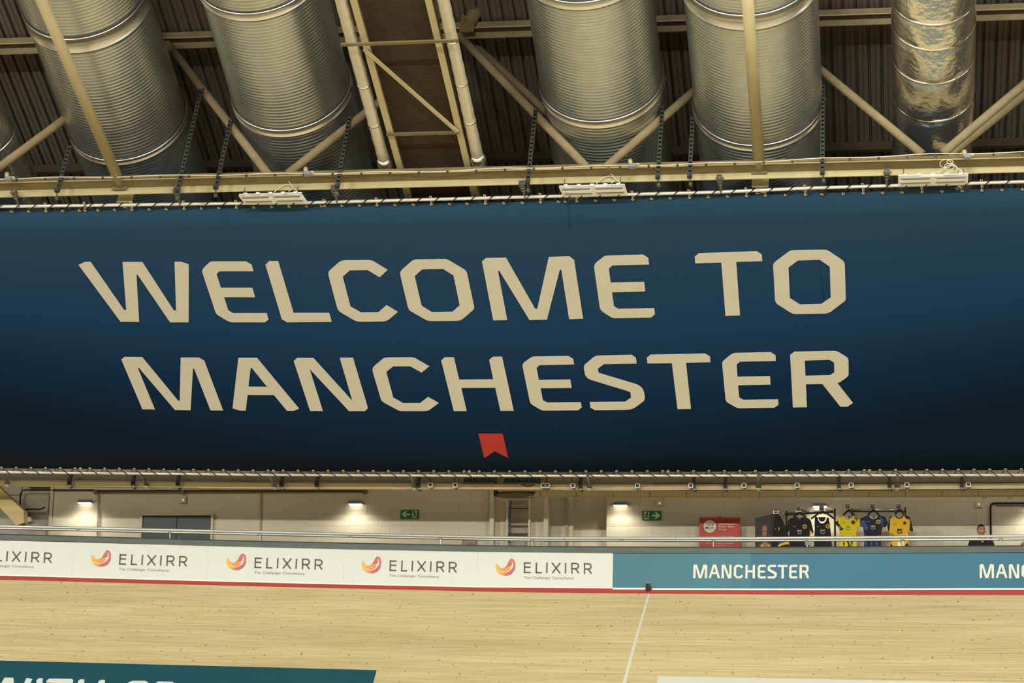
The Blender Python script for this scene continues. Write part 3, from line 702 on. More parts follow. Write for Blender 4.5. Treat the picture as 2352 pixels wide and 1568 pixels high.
for x, y in ties:
    t = thing('cable_tie', S(x, y, 0), 'white cable tie looping the banner eyelet to the upper tube', 'cable tie', 'white ties along the top tube')
    p = S(x, y, -.02); q = S(x-4, lerp(T_TOP, x)-7, -.03)
    MB().tube([p, q], .009, 6).build('strap', M['cable'], t); MB().tube([p+eX*.02, q+eX*.025], .007, 6).build('strap', M['cable'], t)
tag(lace.build('lacing_cord', M['black']), 'black cord zigzagging between the banner eyelets and the upper tube', 'cord')
x = -30; k = 0; path = []
while x < 2400:
    y = lerp(B_BOT, x)-1.5; p = S(x, y, -.014); grommet(p)
    path += [S(x-9, lerp(T_BOT, x)-3, .05), p, p+eN*-.006, S(x+11, lerp(T_BOT, x+11)-2, -.004), S(x+18, lerp(T_BOT, x+18)+3.5, 0.0), S(x+21, lerp(T_BOT, x+21)+3.6, .05)]
    if k % 13 == 6: grommet(S(x+12, y, -.014))
    x += 33.7+x*.0011; k += 1
lace = MB().tube(path, .0075, 6)
tag(lace.build('lacing_cord', M['black']), 'black cord zigzagging between the banner eyelets and the lower tube', 'cord')

# couplers joining the beam and the top tube
def coupler(x, ya, yb, label, xo=0, line=T_TOP, plane=-.05):
    p = S(x, ya, -.02); q = S(x+xo, yb, -.03)
    t = thing('pipe_coupler', q, label, 'clamp', 'scaffold couplers on the banner tubes')
    k = (q-p).normalized()
    MB().tube([p-k*.02, q], .022, 10).build('stub_tube', M['coupler'], t, True)
    MB().box(p+k*.02, (.085, .05, .09), LT).build('beam_clamp', M['coupler'], t)
    MB().ring(p+k*.09, k, .035, .014, 14, 6).build('swivel', M['coupler'], t, True)
    MB().ring(p+k*.15, k, .032, .011, 14, 6).build('collar', M['coupler'], t, True)
    MB().tube([p-eX*.06+k*.03, p+eX*.07+k*.03], .009, 6).build('bolt', M['zinc'], t)
    MB().tube([p-eX*.05+k*.13, p+eX*.06+k*.13], .008, 6).build('bolt', M['zinc'], t)
    MB().ring(q, eX, .032, .010, 14, 6).build('tube_clamp', M['coupler'], t, True)
for x, ya, yb, xo, lab in ((31, 438, 471, 12, 'coupler at the far left, below the foil duct'), (404, 434, 466, 9, 'coupler beneath the leftmost ribbed duct, beside its long strut'), (766, 430, 461, 8, 'coupler just right of the left white light fitting'),
        (1198, 420, 452, 8, 'coupler just left of the middle white light fitting'), (1652, 406, 439, 4, 'coupler under the fourth ribbed duct'), (2037, 392, 424, 0, 'coupler just left of the right-hand white light fitting')):
    coupler(x, ya, yb, 'steel '+lab, xo)

# white twin fittings hung from the beam
def fitting(c, label):
    (ax, ay), (bx, by), (cx_, cy), (dx, dy) = c            # top-left, top-right, bottom-right, bottom-left pixels
    wv = -.12
    q = [S(ax, ay, wv-.02), S(bx, by, wv-.02), S(cx_, cy, wv-.02), S(dx, dy, wv-.02)]
    t = thing('light_fitting', (q[0]+q[2])/2, label, 'lamp', 'unlit white twin light fittings')
    n = eN*.03
    MB().poly(q, n).build('housing', M['white'], t)
    def pt(a, b, o=-.012): return q[0]*(1-a)*(1-b)+q[1]*a*(1-b)+q[2]*a*b+q[3]*(1-a)*b + eN*o
    for (a0, a1) in ((.04, .46), (.54, .96)):
        for b0 in (.14, .66):
            MB().poly([pt(a0, b0), pt(a1, b0), pt(a1, b0+.14), pt(a0, b0+.14)], eN*.011).build('tube_recess', M['diffuser'], t)
        MB().poly([pt(a0-.01, .34, -.016), pt(a1+.01, .34, -.016), pt(a1+.01, .60, -.016), pt(a0-.01, .60, -.016)], eN*.015).build('reflector', M['white'], t)
    MB().poly([pt(0, 0, -.004), pt(1, 0, -.004), pt(1, .06, -.004), pt(0, .06, -.004)], eN*.05).build('rim', M['white'], t)
    for a in (.1, .3, .5, .7, .9): MB().box(pt(a, 0, .05), (.06, .02, .02), LT).build('clip', M['white'], t)
    for a in (.08, .93):
        p = pt(a, .03, .03); MB().tube([p, p+eN*.13-eD*.03], .006, 6).build('hanger_rod', M['zinc'], t)
    MB().tube([pt(.75, 0, .04)+eN*.16*math.sin(k/8*math.pi)+eX*(.38*(k/8)-.19)-eD*.02 for k in range(9)], .008, 6).build('flex', M['cable'], t)
    MB().tube([pt(.8, 0, .04)+eN*(.03*k)+eX*(.05*math.sin(k*.55))-eD*.03 for k in range(9)], .007, 6).build('flex', M['cable'], t)
    return t
fitting(((548, 450), (692, 446), (705, 465), (562, 468)), 'unlit white twin light fitting under the beam, leftmost of the three')
fitting(((1284, 431), (1435, 427), (1441, 446), (1293, 450.5)), 'unlit white twin light fitting under the beam, middle one of the three')
ft = fitting(((2063, 407), (2224, 403), (2223, 421), (2063, 426.5)), 'unlit white twin light fitting under the beam, rightmost, coiled cable above it')
for cxx, cyy, rr in ((2172, 376, .085), (2180, 383, .07), (2182, 372, .045)):
    MB().ring(T(cxx, cyy, UB-.18), eD, rr, .006, 22, 5).build('cable_coil', M['cable'], ft, True)
for x, y in ((19, 411), (706, 399), (1453, 381), (2222, 360)):
    p = T(x, y, UB-.14)
    t = thing('detector_unit', p, 'small cream detector on the beam ' + {19: 'at the far left', 706: 'between second duct and gantry', 1453: 'under the third ribbed duct', 2222: 'at the foot of the wide foil duct'}[x], 'detector', None)
    MB().box(p, (.10, .06, .07), LT).build('bracket', M['steel_box'], t)
    MB().tube([p-eX*.03+eN*.03, p-eX*.045+eN*.12], [.03, .038], 12).build('head', M['cream'], t, True)
    MB().tube([p+eX*.03+eN*.04, p+eX*.10+eN*.035], .014, 8).build('gland', M['cable'], t, True)
cab = MB(); pts = []
for k in range(0, 70):
    x = -60+k*36; y = lerp([(0, 411.5), (500, 402.5), (1000, 394.5), (1150, 388.5), (1650, 376), (1850, 367), (2120, 356), (2352, 350)], x)-1.2+1.4*math.sin(k*.9); pts.append(T(x, y, UB-.11))
cab.tube(pts, .009, 6); tag(cab.build('power_cable', M['cable'], smooth=True), 'thin cream cable clipped along the top of the long beam', 'cable')
for k in range(38):
    x = 38+k*66; y = lerp([(0, 413), (500, 404), (1000, 396), (1150, 390), (1650, 377.5), (2120, 359), (2352, 353)], x)
    tag(MB().box(T(x, y, UB-.115), (.035, .02, .035), LT).build('cable_clip', M['zinc'], chord))

# ------------------------------------------------------------------ lower beam in front of the walkway, its clamps and trays
YL = 43.1
LB_T = [(-300, 1100), (0, 1103), (300, 1106), (600, 1109), (1100, 1111.5), (1400, 1112.5), (1900, 1111.5), (2352, 1109), (2800, 1106)]
xl = [-900, -300, 0, 300, 600, 900, 1100, 1400, 1700, 1900, 2352, 3200]
M['eaves'] = mat('shaded_eaves_paint', (196, 178, 136), .7, var=.08)
M['soffit'] = mat('grey_brown_soffit', (140, 132, 110), .8, var=.1)
lb = thing('eaves_beam', P(1176, 1124, YL), 'dull cream beam running below the lower tube, in front of the walkway wall', 'beam')
strip('face', M['eaves'], LB_T, LB_T, YL, .05, 0, 13, xl, lb)
strip('web', M['soffit'], LB_T, LB_T, YL+.16, .03, -22, 2, xl, lb)
strip('bottom_flange', M['eaves'], LB_T, LB_T, YL, .06, 12.4, 13, xl, lb)
# data cabling on the flange edge
tag(MB().tube([P(x, lerp(LB_T, x)-1.5+.6*math.sin(x*.05), YL-.02) for x in range(-60, 1080, 30)], .010, 6).build('power_cable', M['steel_box'], smooth=True), 'bundle of grey cables lying along the eaves beam, left half', 'cable')
tag(MB().tube([P(x, lerp(LB_T, x)-.5-1.8*abs(math.sin(x*.011)), YL-.02) for x in range(1500, 2380, 30)], .007, 6).build('power_cable', M['black'], smooth=True), 'thin dark cable sagging along the eaves beam, right half', 'cable')
tag(MB().tube([P(x, y, YL-.02) for x, y in ((530, 1101), (560, 1104), (600, 1107), (640, 1108.5))], .006, 6).build('power_cable', M['redcable'], smooth=True), 'short red cable drooping over the eaves beam left of centre', 'cable')
def short_hanger(x, label, dx=5):
    y = lerp(LB_T, x); t = thing('strut_hanger', P(x, y+8, YL-.05), label, 'metal strut', 'short dark struts at the eaves beam')
    MB().span(P(x+dx, y-22, YL-.02), P(x-dx*.2, y+1, YL-.08), (.06, .055), Vector((0, 1, 0))).build('channel', M['zinc'], t)
    MB().box(P(x-dx*.2, y+4, YL-.08), (.065, .06, .07)).build('foot_bracket', M['black'], t)
    MB().tube([P(x, y+7, YL-.05), P(x+3, y+15, YL-.05)], .014, 8).build('rod', M['rail'], t)
    MB().box(P(x+3.5, y+15, YL-.05), (.05, .05, .03)).build('nut_plate', M['black'], t)
for x, dx, lab in ((160, 5, 'short strut at the eaves beam above the leftmost wall lamp'), (306, 4, 'short strut at the eaves beam left of the grey double door'), (409, 4, 'short strut at the eaves beam above the grey double door'), (647, 4, 'short strut on the eaves beam, first one right of the door'), (728, 4, 'short strut on the eaves beam, second one right of the door'), (961, 3, 'short strut on the eaves beam above the left exit sign'),
        (1333, 2, 'short strut on the eaves beam beside the recess'), (1593, 1, 'short strut on the eaves beam left of the red poster'), (1666, 1, 'short strut on the eaves beam above the red poster'), (1927, .5, 'short strut on the eaves beam above the vest and yellow jersey'), (2043, .5, 'short strut on the eaves beam above the gold jersey'), (2209, .5, 'short strut on the eaves beam left of the standing man')):
    short_hanger(x, lab, dx)
for x, xo, lab in ((8, 8, 'at the far left beside the raking column'), (322, 14, 'left of the grey double door'), (620, 10, 'right of the grey double door'), (944, 7, 'left of the left exit sign'), (1350, 4, 'above the recess'), (1742, 0, 'right of the red poster'), (2061, 0, 'above the gold jersey')):
    y = lerp(T_BOT, x)
    t = thing('pipe_coupler', P(x+xo, y+32, YL-.1), 'steel coupler dropping from the lower tube '+lab, 'clamp', 'scaffold couplers on the lower tube')
    MB().tube([P(x, y+1, YL-.65), P(x+xo, y+27, YL-.1)], .025, 10).build('stub_tube', M['coupler'], t, True)
    MB().ring(P(x+xo, y+25, YL-.12), (0, .3, 1), .04, .016, 14, 6).build('swivel', M['coupler'], t, True)
    MB().ring(P(x+xo, y+32, YL-.12), (0, .3, 1), .036, .010, 14, 6).build('collar', M['rail'], t, True)
# square hollow rail stubs with perforated straps
for x, up, lab in ((989, 1, 'left of the grille units'), (1046, 1, 'directly left of the grille units'), (1248, 0, 'just right of the grille units'), (1257.5, 1, 'right of the grille units, partly hidden'), (1316, 1, 'above the alcove'), (1464.5, 0, 'left of the right exit sign'), (1587, 0, 'between right exit sign and poster'), (1709, 0, 'above the right edge of the red poster'), (1831, 0, 'above the black tee'), (1955, 0, 'above the yellow jersey'), (2083, 0, 'right of the gold jersey'), (2224, 0, 'left of the standing man')):
    y = lerp(LB_T, x)+3
    t = thing('junction_box', P(x, y, YL-.1), 'small square white box on a perforated strap, '+lab, 'box', 'square boxes on the eaves beam')
    s_ = .072
    for ddx, ddz, a, b_ in ((-s_/2, 0, .012, s_), (s_/2, 0, .012, s_), (0, s_/2, s_, .012), (0, -s_/2, s_, .012)):
        MB().box(P(x, y, YL-.1)+Vector((ddx, 0, ddz)), (a+.004, .08, b_+.004)).build('frame_side', M['white'], t)
    MB().box(P(x, y, YL-.06), (s_, .02, s_)).build('back_plate', M['steel_box'], t)
    MB().box(P(x-.5, y-.5, YL-.09), (s_*.55, .03, s_*.5)).build('insert', M['dark'], t)
    ya, yb = (y-20, y+9) if up else (y+5, y+29)
    xa = x-4 if up else x+1
    MB().span(P(xa, ya, YL-.05), P(x+3, yb, YL-.05), (.035, .008), Vector((0, 1, 0))).build('perforated_strap', M['cream_dark'], t)
    mb = MB()
    for k in range(6):
        f = (k+.5)/6; mb.box(P(xa+(x+3-xa)*f, ya+(yb-ya)*f, YL-.078), (.012, .004, .014))
    tag(mb.build('strap_hole', M['black'], t), kind='stuff')
# cable tray
tray = thing('cable_tray', P(1800, 1140, 43.6), 'long perforated cable tray and rail under the eaves, right half', 'cable tray')
TY = [(1211, 1126.5), (1500, 1128), (2000, 1127.5), (2352, 1126)]
xt = [1211, 1350, 1500, 1750, 2000, 2352, 2800]
strip('rail', M['rail'], TY, TY, 43.7, .05, -1.2, 1.2, xt, tray)
strip('shadow_gap', M['dark'], TY, TY, 43.75, .03, -3.6, -1.4, xt, tray)
strip('side', M['eaves'], TY, TY, 43.8, .01, 1.5, 14.5, xt, tray)
mb = MB()
for k in range(150):
    x = 1216+k*8; y = lerp(TY, x)
    for dy in (3.6, 12.4): mb.box(P(x, y+dy, 43.793), (.014, .004, .008))
tag(mb.build('perforation', M['purlin'], tray), kind='stuff')
for k in range(14):
    x = 1240+k*84; MB().box(P(x, lerp(TY, x)+8, 43.79), (.005, .008, .085)).build('tray_joint', M['purlin'], tray)
# grille units
for x0, x1, lab in ((1064, 1138, 'left'), (1156, 1238, 'right')):
    t = thing('grille_unit', P((x0+x1)/2, 1109, YL-.12), 'dark finned heater unit behind the lower tube, %s of the pair' % lab, 'heater')
    y0, y1 = 1097, 1108.5 if x0 < 1100 else 1109
    c = (P(x0, y0, YL-.12)+P(x1, y1, YL-.12))/2; wd = P(x1, y0, YL-.12).x-P(x0, y0, YL-.12).x; hh = .10
    MB().box(c+Vector((0, .1, 0)), (wd, .12, hh)).build('casing', M['dark'], t)
    MB().box(c+Vector((0, -.02, -hh/2-.005)), (wd, .1, .03)).build('front_lip', M['zinc'], t)
    for k in range(22): MB().box(c+Vector((-wd/2+(k+.5)*wd/22, .0, .0)), (.008, .06, hh*.9)).build('fin', M['coping'], t)
# round drum with black rim
t = thing('drum_fixture', P(1185, 1134, 44.4), 'shallow round tan fixture with black rim and bracket above the ladder cage', 'fixture')
ctr = P(1187, 1134.5, 43.9)
def ell(r, z0, z1, n=32): return [(ctr+Vector((r*math.cos(2*math.pi*k/n), r*.6*math.sin(2*math.pi*k/n), z0))) for k in range(n)]
mb = MB(); mb.poly(ell(.38, 0, 0), Vector((0, 0, -.05))); mb.build('drum', M['cream_dark'], t)
mb = MB(); n = 32; rr = ell(.39, .01, 0); mb.tube(rr+[rr[0]], .014, 6); mb.build('rim', M['black'], t)
MB().box(P(1139, 1131, 43.9), (.07, .1, .14)).build('bracket', M['black'], t)
MB().tube([P(x, y, YL-.03) for x, y in ((1198, 1112), (1207, 1116), (1218, 1116), (1228, 1112))], .010, 6).build('cable', M['black'], t)

# ------------------------------------------------------------------ wall furniture
# double door
dr = tag(MB().box((P(408, 1200, WA).x, WA-.012, 6.5), (P(487, 1200, WA).x-P(329, 1200, WA).x, .03, P(408, 1184.5, WA).z*2-13.0)).build('door_1', M['door']), kind='structure')
top = P(408, 1184.5, WA).z
for (a, b) in ((329, 407.5), (408.5, 487)):
    xa, xb = P(a, 1200, WA).x, P(b, 1200, WA).x
    MB().box(((xa+xb)/2, WA-.035, (5.6+top)/2), (xb-xa-.01, .03, top-5.62)).build('door_leaf', M['door'], dr)
for (a, b) in ((325, 329), (487, 491.5)):
    xa, xb = P(a, 1200, WA).x, P(b, 1200, WA).x; MB().box(((xa+xb)/2, WA-.04, (5.6+top)/2), (xb-xa, .09, top-5.6)).build('door_frame', M['wall'], dr)
xa, xb = P(325, 1200, WA).x, P(491.5, 1200, WA).x; MB().box(((xa+xb)/2, WA-.04, top+.02), (xb-xa+.01, .11, .045)).build('door_frame', M['wall'], dr)
for x in (399.5, 412): tag(MB().disc(P(x, 1234.5, WA-.052), (0, -1, 0), .031, .004).build('sign_disc', M['blue_disc'], dr))
# exit signs
def exit_sign(x0, y0, x1, y1, Y, right, label):
    a = P(x0, y1, Y); b = P(x1, y0, Y); W, H = b.x-a.x, b.z-a.z
    t = thing('exit_sign', a, label, 'sign')
    MB().box(((a.x+b.x)/2, Y, (a.z+b.z)/2), (W, .02, H)).build('panel', M['green'], t)
    def q(u, v): return Vector((a.x+(u if right else 1-u)*W, Y-.013, a.z+v*H))
    n = Vector((0, .003, 0))
    MB().poly([q(*p) for p in [(.49, .56), (.49, .39), (.76, .39), (.66, .22), (.63, .15), (.76, .15), (.93, .50), (.76, .84), (.63, .84), (.69, .73), (.76, .58)]], n).build('arrow', M['sign_white'], t)
    MB().poly([q(*p) for p in [(.11, .10), (.36, .10), (.36, .90), (.11, .90)]], n).build('doorway', M['sign_white'], t)
    m = Vector((0, -.004, 0))
    def limb(pts, r):
        mb.tube([q(*p)+m for p in pts], r, 6)
    mb = MB(); limb([(.25, .66), (.22, .44)], .016); limb([(.22, .44), (.28, .32), (.30, .16)], .011); limb([(.22, .44), (.18, .28), (.09, .26)], .011)
    limb([(.25, .66), (.31, .58), (.35, .60)], .008); limb([(.25, .66), (.18, .62), (.15, .50)], .008)
    mb.disc(q(.27, .78)+m, (0, -1, 0), .018, .004, 12); mb.build('running_figure', M['green'], t)
exit_sign(920, 1170.5, 962.5, 1191, WA-.02, False, 'green exit sign with arrow pointing left')
exit_sign(1475, 1173, 1519.5, 1194, WB-.02, True, 'green exit sign with arrow pointing right')
# wall lamps
def wall_lamp(x, y, Y, label, pw=15):
    p = P(x, y, Y-.12)
    t = thing('bulkhead_lamp', p, label, 'lamp', 'lit bulkhead lamps along the walkway wall')
    q = [Vector(v) for v in ((-.14, -.05, .0), (.14, -.05, .0), (.15, .1, 0), (-.15, .1, 0), (-.11, -.02, .055), (.11, -.02, .055), (.12, .1, .06), (-.12, .1, .06))]
    MB().hexa([p+v for v in q]).build('housing', M['dark'] if False else M['steel_box'], t)
    MB().hexa([p+Vector(v) for v in ((-.11, -.04, -.022), (.11, -.04, -.022), (.11, .07, -.022), (-.11, .07, -.022), (-.13, -.045, .0), (.13, -.045, .0), (.13, .08, 0), (-.13, .08, 0))]).build('lens', M['glow'], t)
    MB().tube([p+Vector((.13, .1, .03)), p+Vector((.2, .12, .06)), p+Vector((.22, .12, .15))], .005, 6).build('cord', M['cable'], t)
    l = bpy.data.lights.new('lamp_light', 'SPOT'); l.energy = pw; l.spot_size = rad(156); l.spot_blend = .5; l.color = (1, .95, .84); l.shadow_soft_size = .06
    lo = bpy.data.objects.new('lamp_light', l); COL.objects.link(lo); lo.parent = t; lo.location = (0, -.22, -.04)
wall_lamp(194, 1154, WA, 'lit bulkhead lamp left of the grey double door')
wall_lamp(816, 1157, WA, 'lit bulkhead lamp left of the left-pointing exit sign')
wall_lamp(1424.5, 1160, WB, 'lit bulkhead lamp left of the right-pointing exit sign')
wall_lamp(1883, 1162.5, WB, 'lit bulkhead lamp behind the hanging shirts')
wall_lamp(2372, 1165, WB, 'lit bulkhead lamp just outside the right edge')
# detector plates
for x, y, Y, lab in ((420, 1147, WA, 'above the grey double door'), (1515, 1154.5, WB, 'above the right-pointing exit sign'), (2249, 1157, WB, 'above the standing man')):
    t = thing('sensor_plate', P(x, y, Y-.02), 'square cream wall sensor with tiny light '+lab, 'sensor')
    MB().box(P(x, y, Y-.03), (.13, .05, .13)).build('plate', M['wall'], t); MB().disc(P(x, y+.5, Y-.058), (0, -1, 0), .008, .004, 8).build('indicator', M['led'], t)
# conduits
def pipe(px, Y, r, m, name, label, cat='conduit', n=8):
    return tag(MB().tube([P(x, y, Y) for x, y in px], r, n).build(name, m, smooth=True), label, cat)
pipe([(225, 1132), (224.5, 1170), (223.5, 1262)], WA-.05, .018, M['wall_worn'], 'conduit', 'vertical conduit right of the leftmost wall lamp')
pipe([(598.5, 1132), (598, 1262)], WA-.04, .016, M['wall_worn'], 'conduit', 'thin vertical conduit midway between door and second lamp')
pipe([(46, 1160), (47, 1134), (51, 1126), (60, 1125), (215, 1125.3)], WA-.03, .016, M['purlin'], 'conduit', 'dark conduit bending down at the left end of the wall')
pipe([(222, 1130.5), (500, 1130), (840, 1129)], WA-.04, .018, M['cream_dark'], 'conduit', 'long horizontal conduit high on the wall, lower run')
pipe([(222, 1126.5), (500, 1126), (840, 1127)], WA-.04, .012, M['purlin'], 'conduit', 'long dark horizontal conduit high on the wall, upper run')
pipe([(1296, 1141), (1301.5, 1150), (1302.5, 1158), (1302, 1172), (1301, 1262)], WB-.06, .024, M['wall_worn'], 'conduit', 'bent grey conduit in the alcove right of the ladder cage')
pipe([(2276, 1262), (2275, 1166), (2276.5, 1159), (2280, 1156), (2288, 1155.2), (2420, 1155.5)], WB-.05, .018, M['black'], 'conduit', 'black conduit curving over beside the standing man')
pipe([(2288, 1158.6), (2420, 1158.8)], WB-.05, .018, M['steel_box'], 'conduit', 'short grey conduit under the black curved conduit')
for x in (220, 420, 838): tag(MB().box(P(x, 1129, WA-.05), (.09, .07, .07)).build('junction_box', M['cream_dark']), 'small cream conduit box high on the wall ' + {220: 'by the leftmost lamp', 420: 'above the double door', 838: 'above the second lamp'}[x], 'box')
for x in (2261, 2319): tag(MB().disc(P(x, 1141.5, 43.83), (0, 0, -1), .045, .03, 14).build('smoke_detector', M['wall']), 'small round detector under the tray, %s of two at the right' % ('left' if x < 2300 else 'right'), 'detector')
# ladder cage with mesh
lc = thing('ladder_cage', P(1190, 1262, WA-.1), 'wire mesh cage panel in a cream frame with dark rungs between two columns', 'cage')
def pxbox(mb, x0, y0, x1, y1, Y, d):
    a, b = P(x0, y1, Y), P(x1, y0, Y); ym = (y0+min(y1, 1262))/2; a.x = P(x0, ym, Y).x; b.x = P(x1, ym, Y).x; return mb.box(((a.x+b.x)/2, Y, (a.z+b.z)/2), (b.x-a.x, d, b.z-a.z))
pxbox(MB(), 1162.5, 1146.5, 1167, 1426, WA-.14, .05).build('frame_post', M['wall'], lc); pxbox(MB(), 1213.5, 1146.5, 1218.5, 1426, WA-.14, .05).build('frame_post', M['wall'], lc)
pxbox(MB(), 1162, 1141.5, 1220, 1147, WA-.145, .08).build('frame_head', M['wall'], lc)
for y in (1167.5, 1197, 1207.5, 1225.5, 1229.5): pxbox(MB(), 1167, y-1.2, 1214, y+1.2, WA-.08, .03).build('rung', M['cream_dark'], lc)
mb = MB()
for k in range(22): x = 1169+k*2.1; pxbox(mb, x-.15, 1148, x+.15, 1262, WA-.15, .004)
for k in range(18): y = 1150+k*6; pxbox(mb, 1167, y-.15, 1214, y+.15, WA-.15, .004)
tag(mb.build('wire_mesh', M['purlin'], lc), kind='stuff')
tag(MB().tube([P(x, y, WA-.16) for x, y in ((1174.5, 1150), (1172.5, 1158), (1171.5, 1180), (1170.5, 1215), (1169.5, 1247))], .014, 6).build('hose', M['bluerope'], smooth=True), 'blue hose hanging down the front of the ladder cage', 'hose')
# left end: raking column, patches, box, cables
rk = [P(x, y, 44.0) for x, y in ((-260, 880), (-60, 1068), (55, 1178), (55, 1196), (48, 1205), (36, 1204), (-60, 1105), (-260, 915))]
rk2 = [P(x, y, 44.0) for x, y in [(-60, 1062), (54, 1172), (55, 1200), (38, 1206), (-60, 1102)]]
tag(MB().poly(rk2, Vector((0, .22, 0))).build('raking_column', mat('ochre_cream_steel', (206, 184, 128), .6, var=.08)), 'thick ochre raking steel column at the far left of the walkway', 'column')
jb = thing('junction_box', P(64, 1198, WA), 'small white wall box fed by red cables at the left end', 'box')
pxbox(MB(), 56, 1187.5, 73, 1198, WA, .1).build('case', M['white'], jb)
for k in range(4):
    x = 58+k*3.6; MB().tube([P(x, 1188, WA-.03), P(x-.5, 1180, WA-.03), P(x-5, 1176, WA-.02), P(x-10, 1174.5, WA)], .006, 6).build('red_cable', M['redcable'], jb)
pipe([(50, 1172.5), (58, 1170), (75, 1169), (90, 1169.5), (97, 1167.5), (102.5, 1164.5)], WA-.03, .014, M['black'], 'cable_stub', 'black cable stub curving out of the wall at the left end', 'cable')
for x0, y0, x1, y1 in ((22, 1115, 50, 1136), (50, 1134, 112, 1180)):
    tag(pxbox(MB(), x0, y0, x1, y1, WA+.1, .02).build('wall_patch', M['wall_worn']), 'grubby plaster patch on the left wall, %s one' % ('upper' if x0 < 40 else 'lower'), 'panel')
tag(pxbox(MB(), 66, 1114.5, 163, 1119, WA+.06, .12).build('bracket_rail', M['dark']), 'dark slotted rail high on the wall at the left end', 'bracket')

# posters
pr = thing('charity_poster', P(1653, 1262, WB-.15), 'red charity poster with white round badge, standing right of the exit sign', 'poster')
YP = WB-.2
def fp(x, y): return P(x, y, YP)
nb = Vector((0, .02, 0))
MB().poly([fp(*p) for p in [(1606, 1188), (1700.5, 1188.5), (1700.5, 1424), (1606, 1424)]], nb).build('panel', M['poster_red'], pr)
fq = lambda x, y: P(x, y, YP-.006)
MB().disc(fq(1630.3, 1208.5), (0, -1, 0), .118, .004, 30).build('badge', M['sign_white'], pr)
fr = lambda x, y: P(x, y, YP-.014)
mb = MB(); text_poly(mb, 'WE', fr, 1620.5, 1633, 1206.3, 5, bold=.01); text_poly(mb, 'MCR', fr, 1620.5, 1640, 1214.3, 5.8, bold=.01); mb.build('lettering', M['ink_grey'], pr)
mb = MB(); text_poly(mb, 'CHARITY', fr, 1626, 1640, 1217.6, 1.8); mb.build('lettering', M['ink_taupe'], pr)
mb = MB(); hx, hy = 1637, 1203.5
mb.poly([fr(hx+x, hy+y) for x, y in [(0, 3.2), (-3, 0), (-3, -1.8), (-1.5, -2.6), (0, -1.4), (1.5, -2.6), (3, -1.8), (3, 0)]], Vector((0, .003, 0))); mb.build('heart', M['poster_red'], pr)
mb = MB()
for s_, x0, x1, yb, h, bo in (("Manchester's", 1651, 1691, 1204.8, 4.4, .02), ('Rising Stars', 1651, 1687, 1211, 4.4, .02), ('Fund', 1651, 1667, 1217.3, 4.4, .02), ('Young people are', 1619, 1653.5, 1233, 3, 0), ("Manchester's", 1656, 1687.5, 1233, 3, .02),
        ('that create', 1621, 1642.5, 1248.3, 3, 0), ('financial barriers', 1644.5, 1685, 1248.3, 3, .02), ('to progression.', 1638, 1669, 1253.8, 3, 0)):
    text_poly(mb, s_, fq, x0, x1, yb, h, bold=bo)
mb.build('lettering', mat('pale_pink_print', (240, 206, 180), .6), pr)
tag(pxbox(MB(), 1651, 1186, 1656, 1187.8, WB-.1, .02).build('clip', M['dark'], pr))
sp = thing('small_poster', P(1077, 1262, WA-.05), 'small red framed photo print on the wall, left of the left column', 'poster')
pxbox(MB(), 1061.5, 1240, 1095.5, 1275, WA-.03, .02).build('frame', mat('salmon_red_frame', (206, 92, 76), .6), sp)
pxbox(MB(), 1064, 1241.5, 1093, 1275, WA-.045, .01).build('picture', mat('grey_photo_print', (150, 152, 138), .6, var=.1, vscale=12), sp)
MB().disc(P(1080.5, 1247, WA-.055), (0, -1, 0), .026, .004, 16).build('printed_head', M['skin_print'], sp)
MB().poly([P(x, y, WA-.056) for x, y in ((1069, 1262), (1070, 1252), (1077, 1249.3), (1085, 1249.3), (1091, 1252), (1092, 1262))], Vector((0, .003, 0))).build('printed_shoulders', M['poster_red'], sp)

# ------------------------------------------------------------------ kit display
YS = 44.45; ZS = 5.227
def K(x, y, Y=YS): return P(1700+x/ZS, 1120+y/ZS, Y)
def garment(name, pts, m, label, cat='shirt', th=.05):
    cx_ = sum(p[0] for p in pts)/len(pts); cy = sum(p[1] for p in pts)/len(pts)
    t = thing(name, K(cx_, 712), label, cat, 'jerseys on hangers')
    mb = MB(); n = len(pts); front = [K(*p) for p in pts]
    ins = [K(cx_+(p[0]-cx_)*.95, cy+(p[1]-cy)*.97 if p[1] < 700 else p[1], YS-th*.6) for p in pts]
    back = [p+Vector((0, th*.6, 0)) for p in front]
    b = len(mb.v); mb.v += ins+front+back
    for i in range(n):
        j = (i+1) % n; mb.f.append((b+i, b+j, b+n+j, b+n+i)); mb.f.append((b+n+i, b+n+j, b+2*n+j, b+2*n+i))
    for tri in tessellate_polygon([ins]): mb.f.append(tuple(b+i for i in tri))
    for tri in tessellate_polygon([back]): mb.f.append(tuple(b+2*n+i for i in tri))
    mb.build('body', m, t); return t
YF = YS-.036
def patch(t, pts, m, nm='printed_patch', Y=YF): MB().poly([K(x, y, Y) for x, y in pts], Vector((0, .004, 0))).build(nm, m, t)
def logo(t, x0, x1, y, h, m, smile=True):
    mb = MB(); text_poly(mb, 'ao', lambda a, b: K(a, b, YF-.006), x0, x1, y, h*1.25, bold=.04)
    xm = (x0+x1)/2; r = (x1-x0)*.46
    if smile: mb.tube([K(xm+r*math.cos(a), y+8+r*.75*math.sin(a), YF-.006) for a in [math.pi*(.02+.96*k/10) for k in range(11)]], .0085, 6)
    mb.build('logo', m, t)
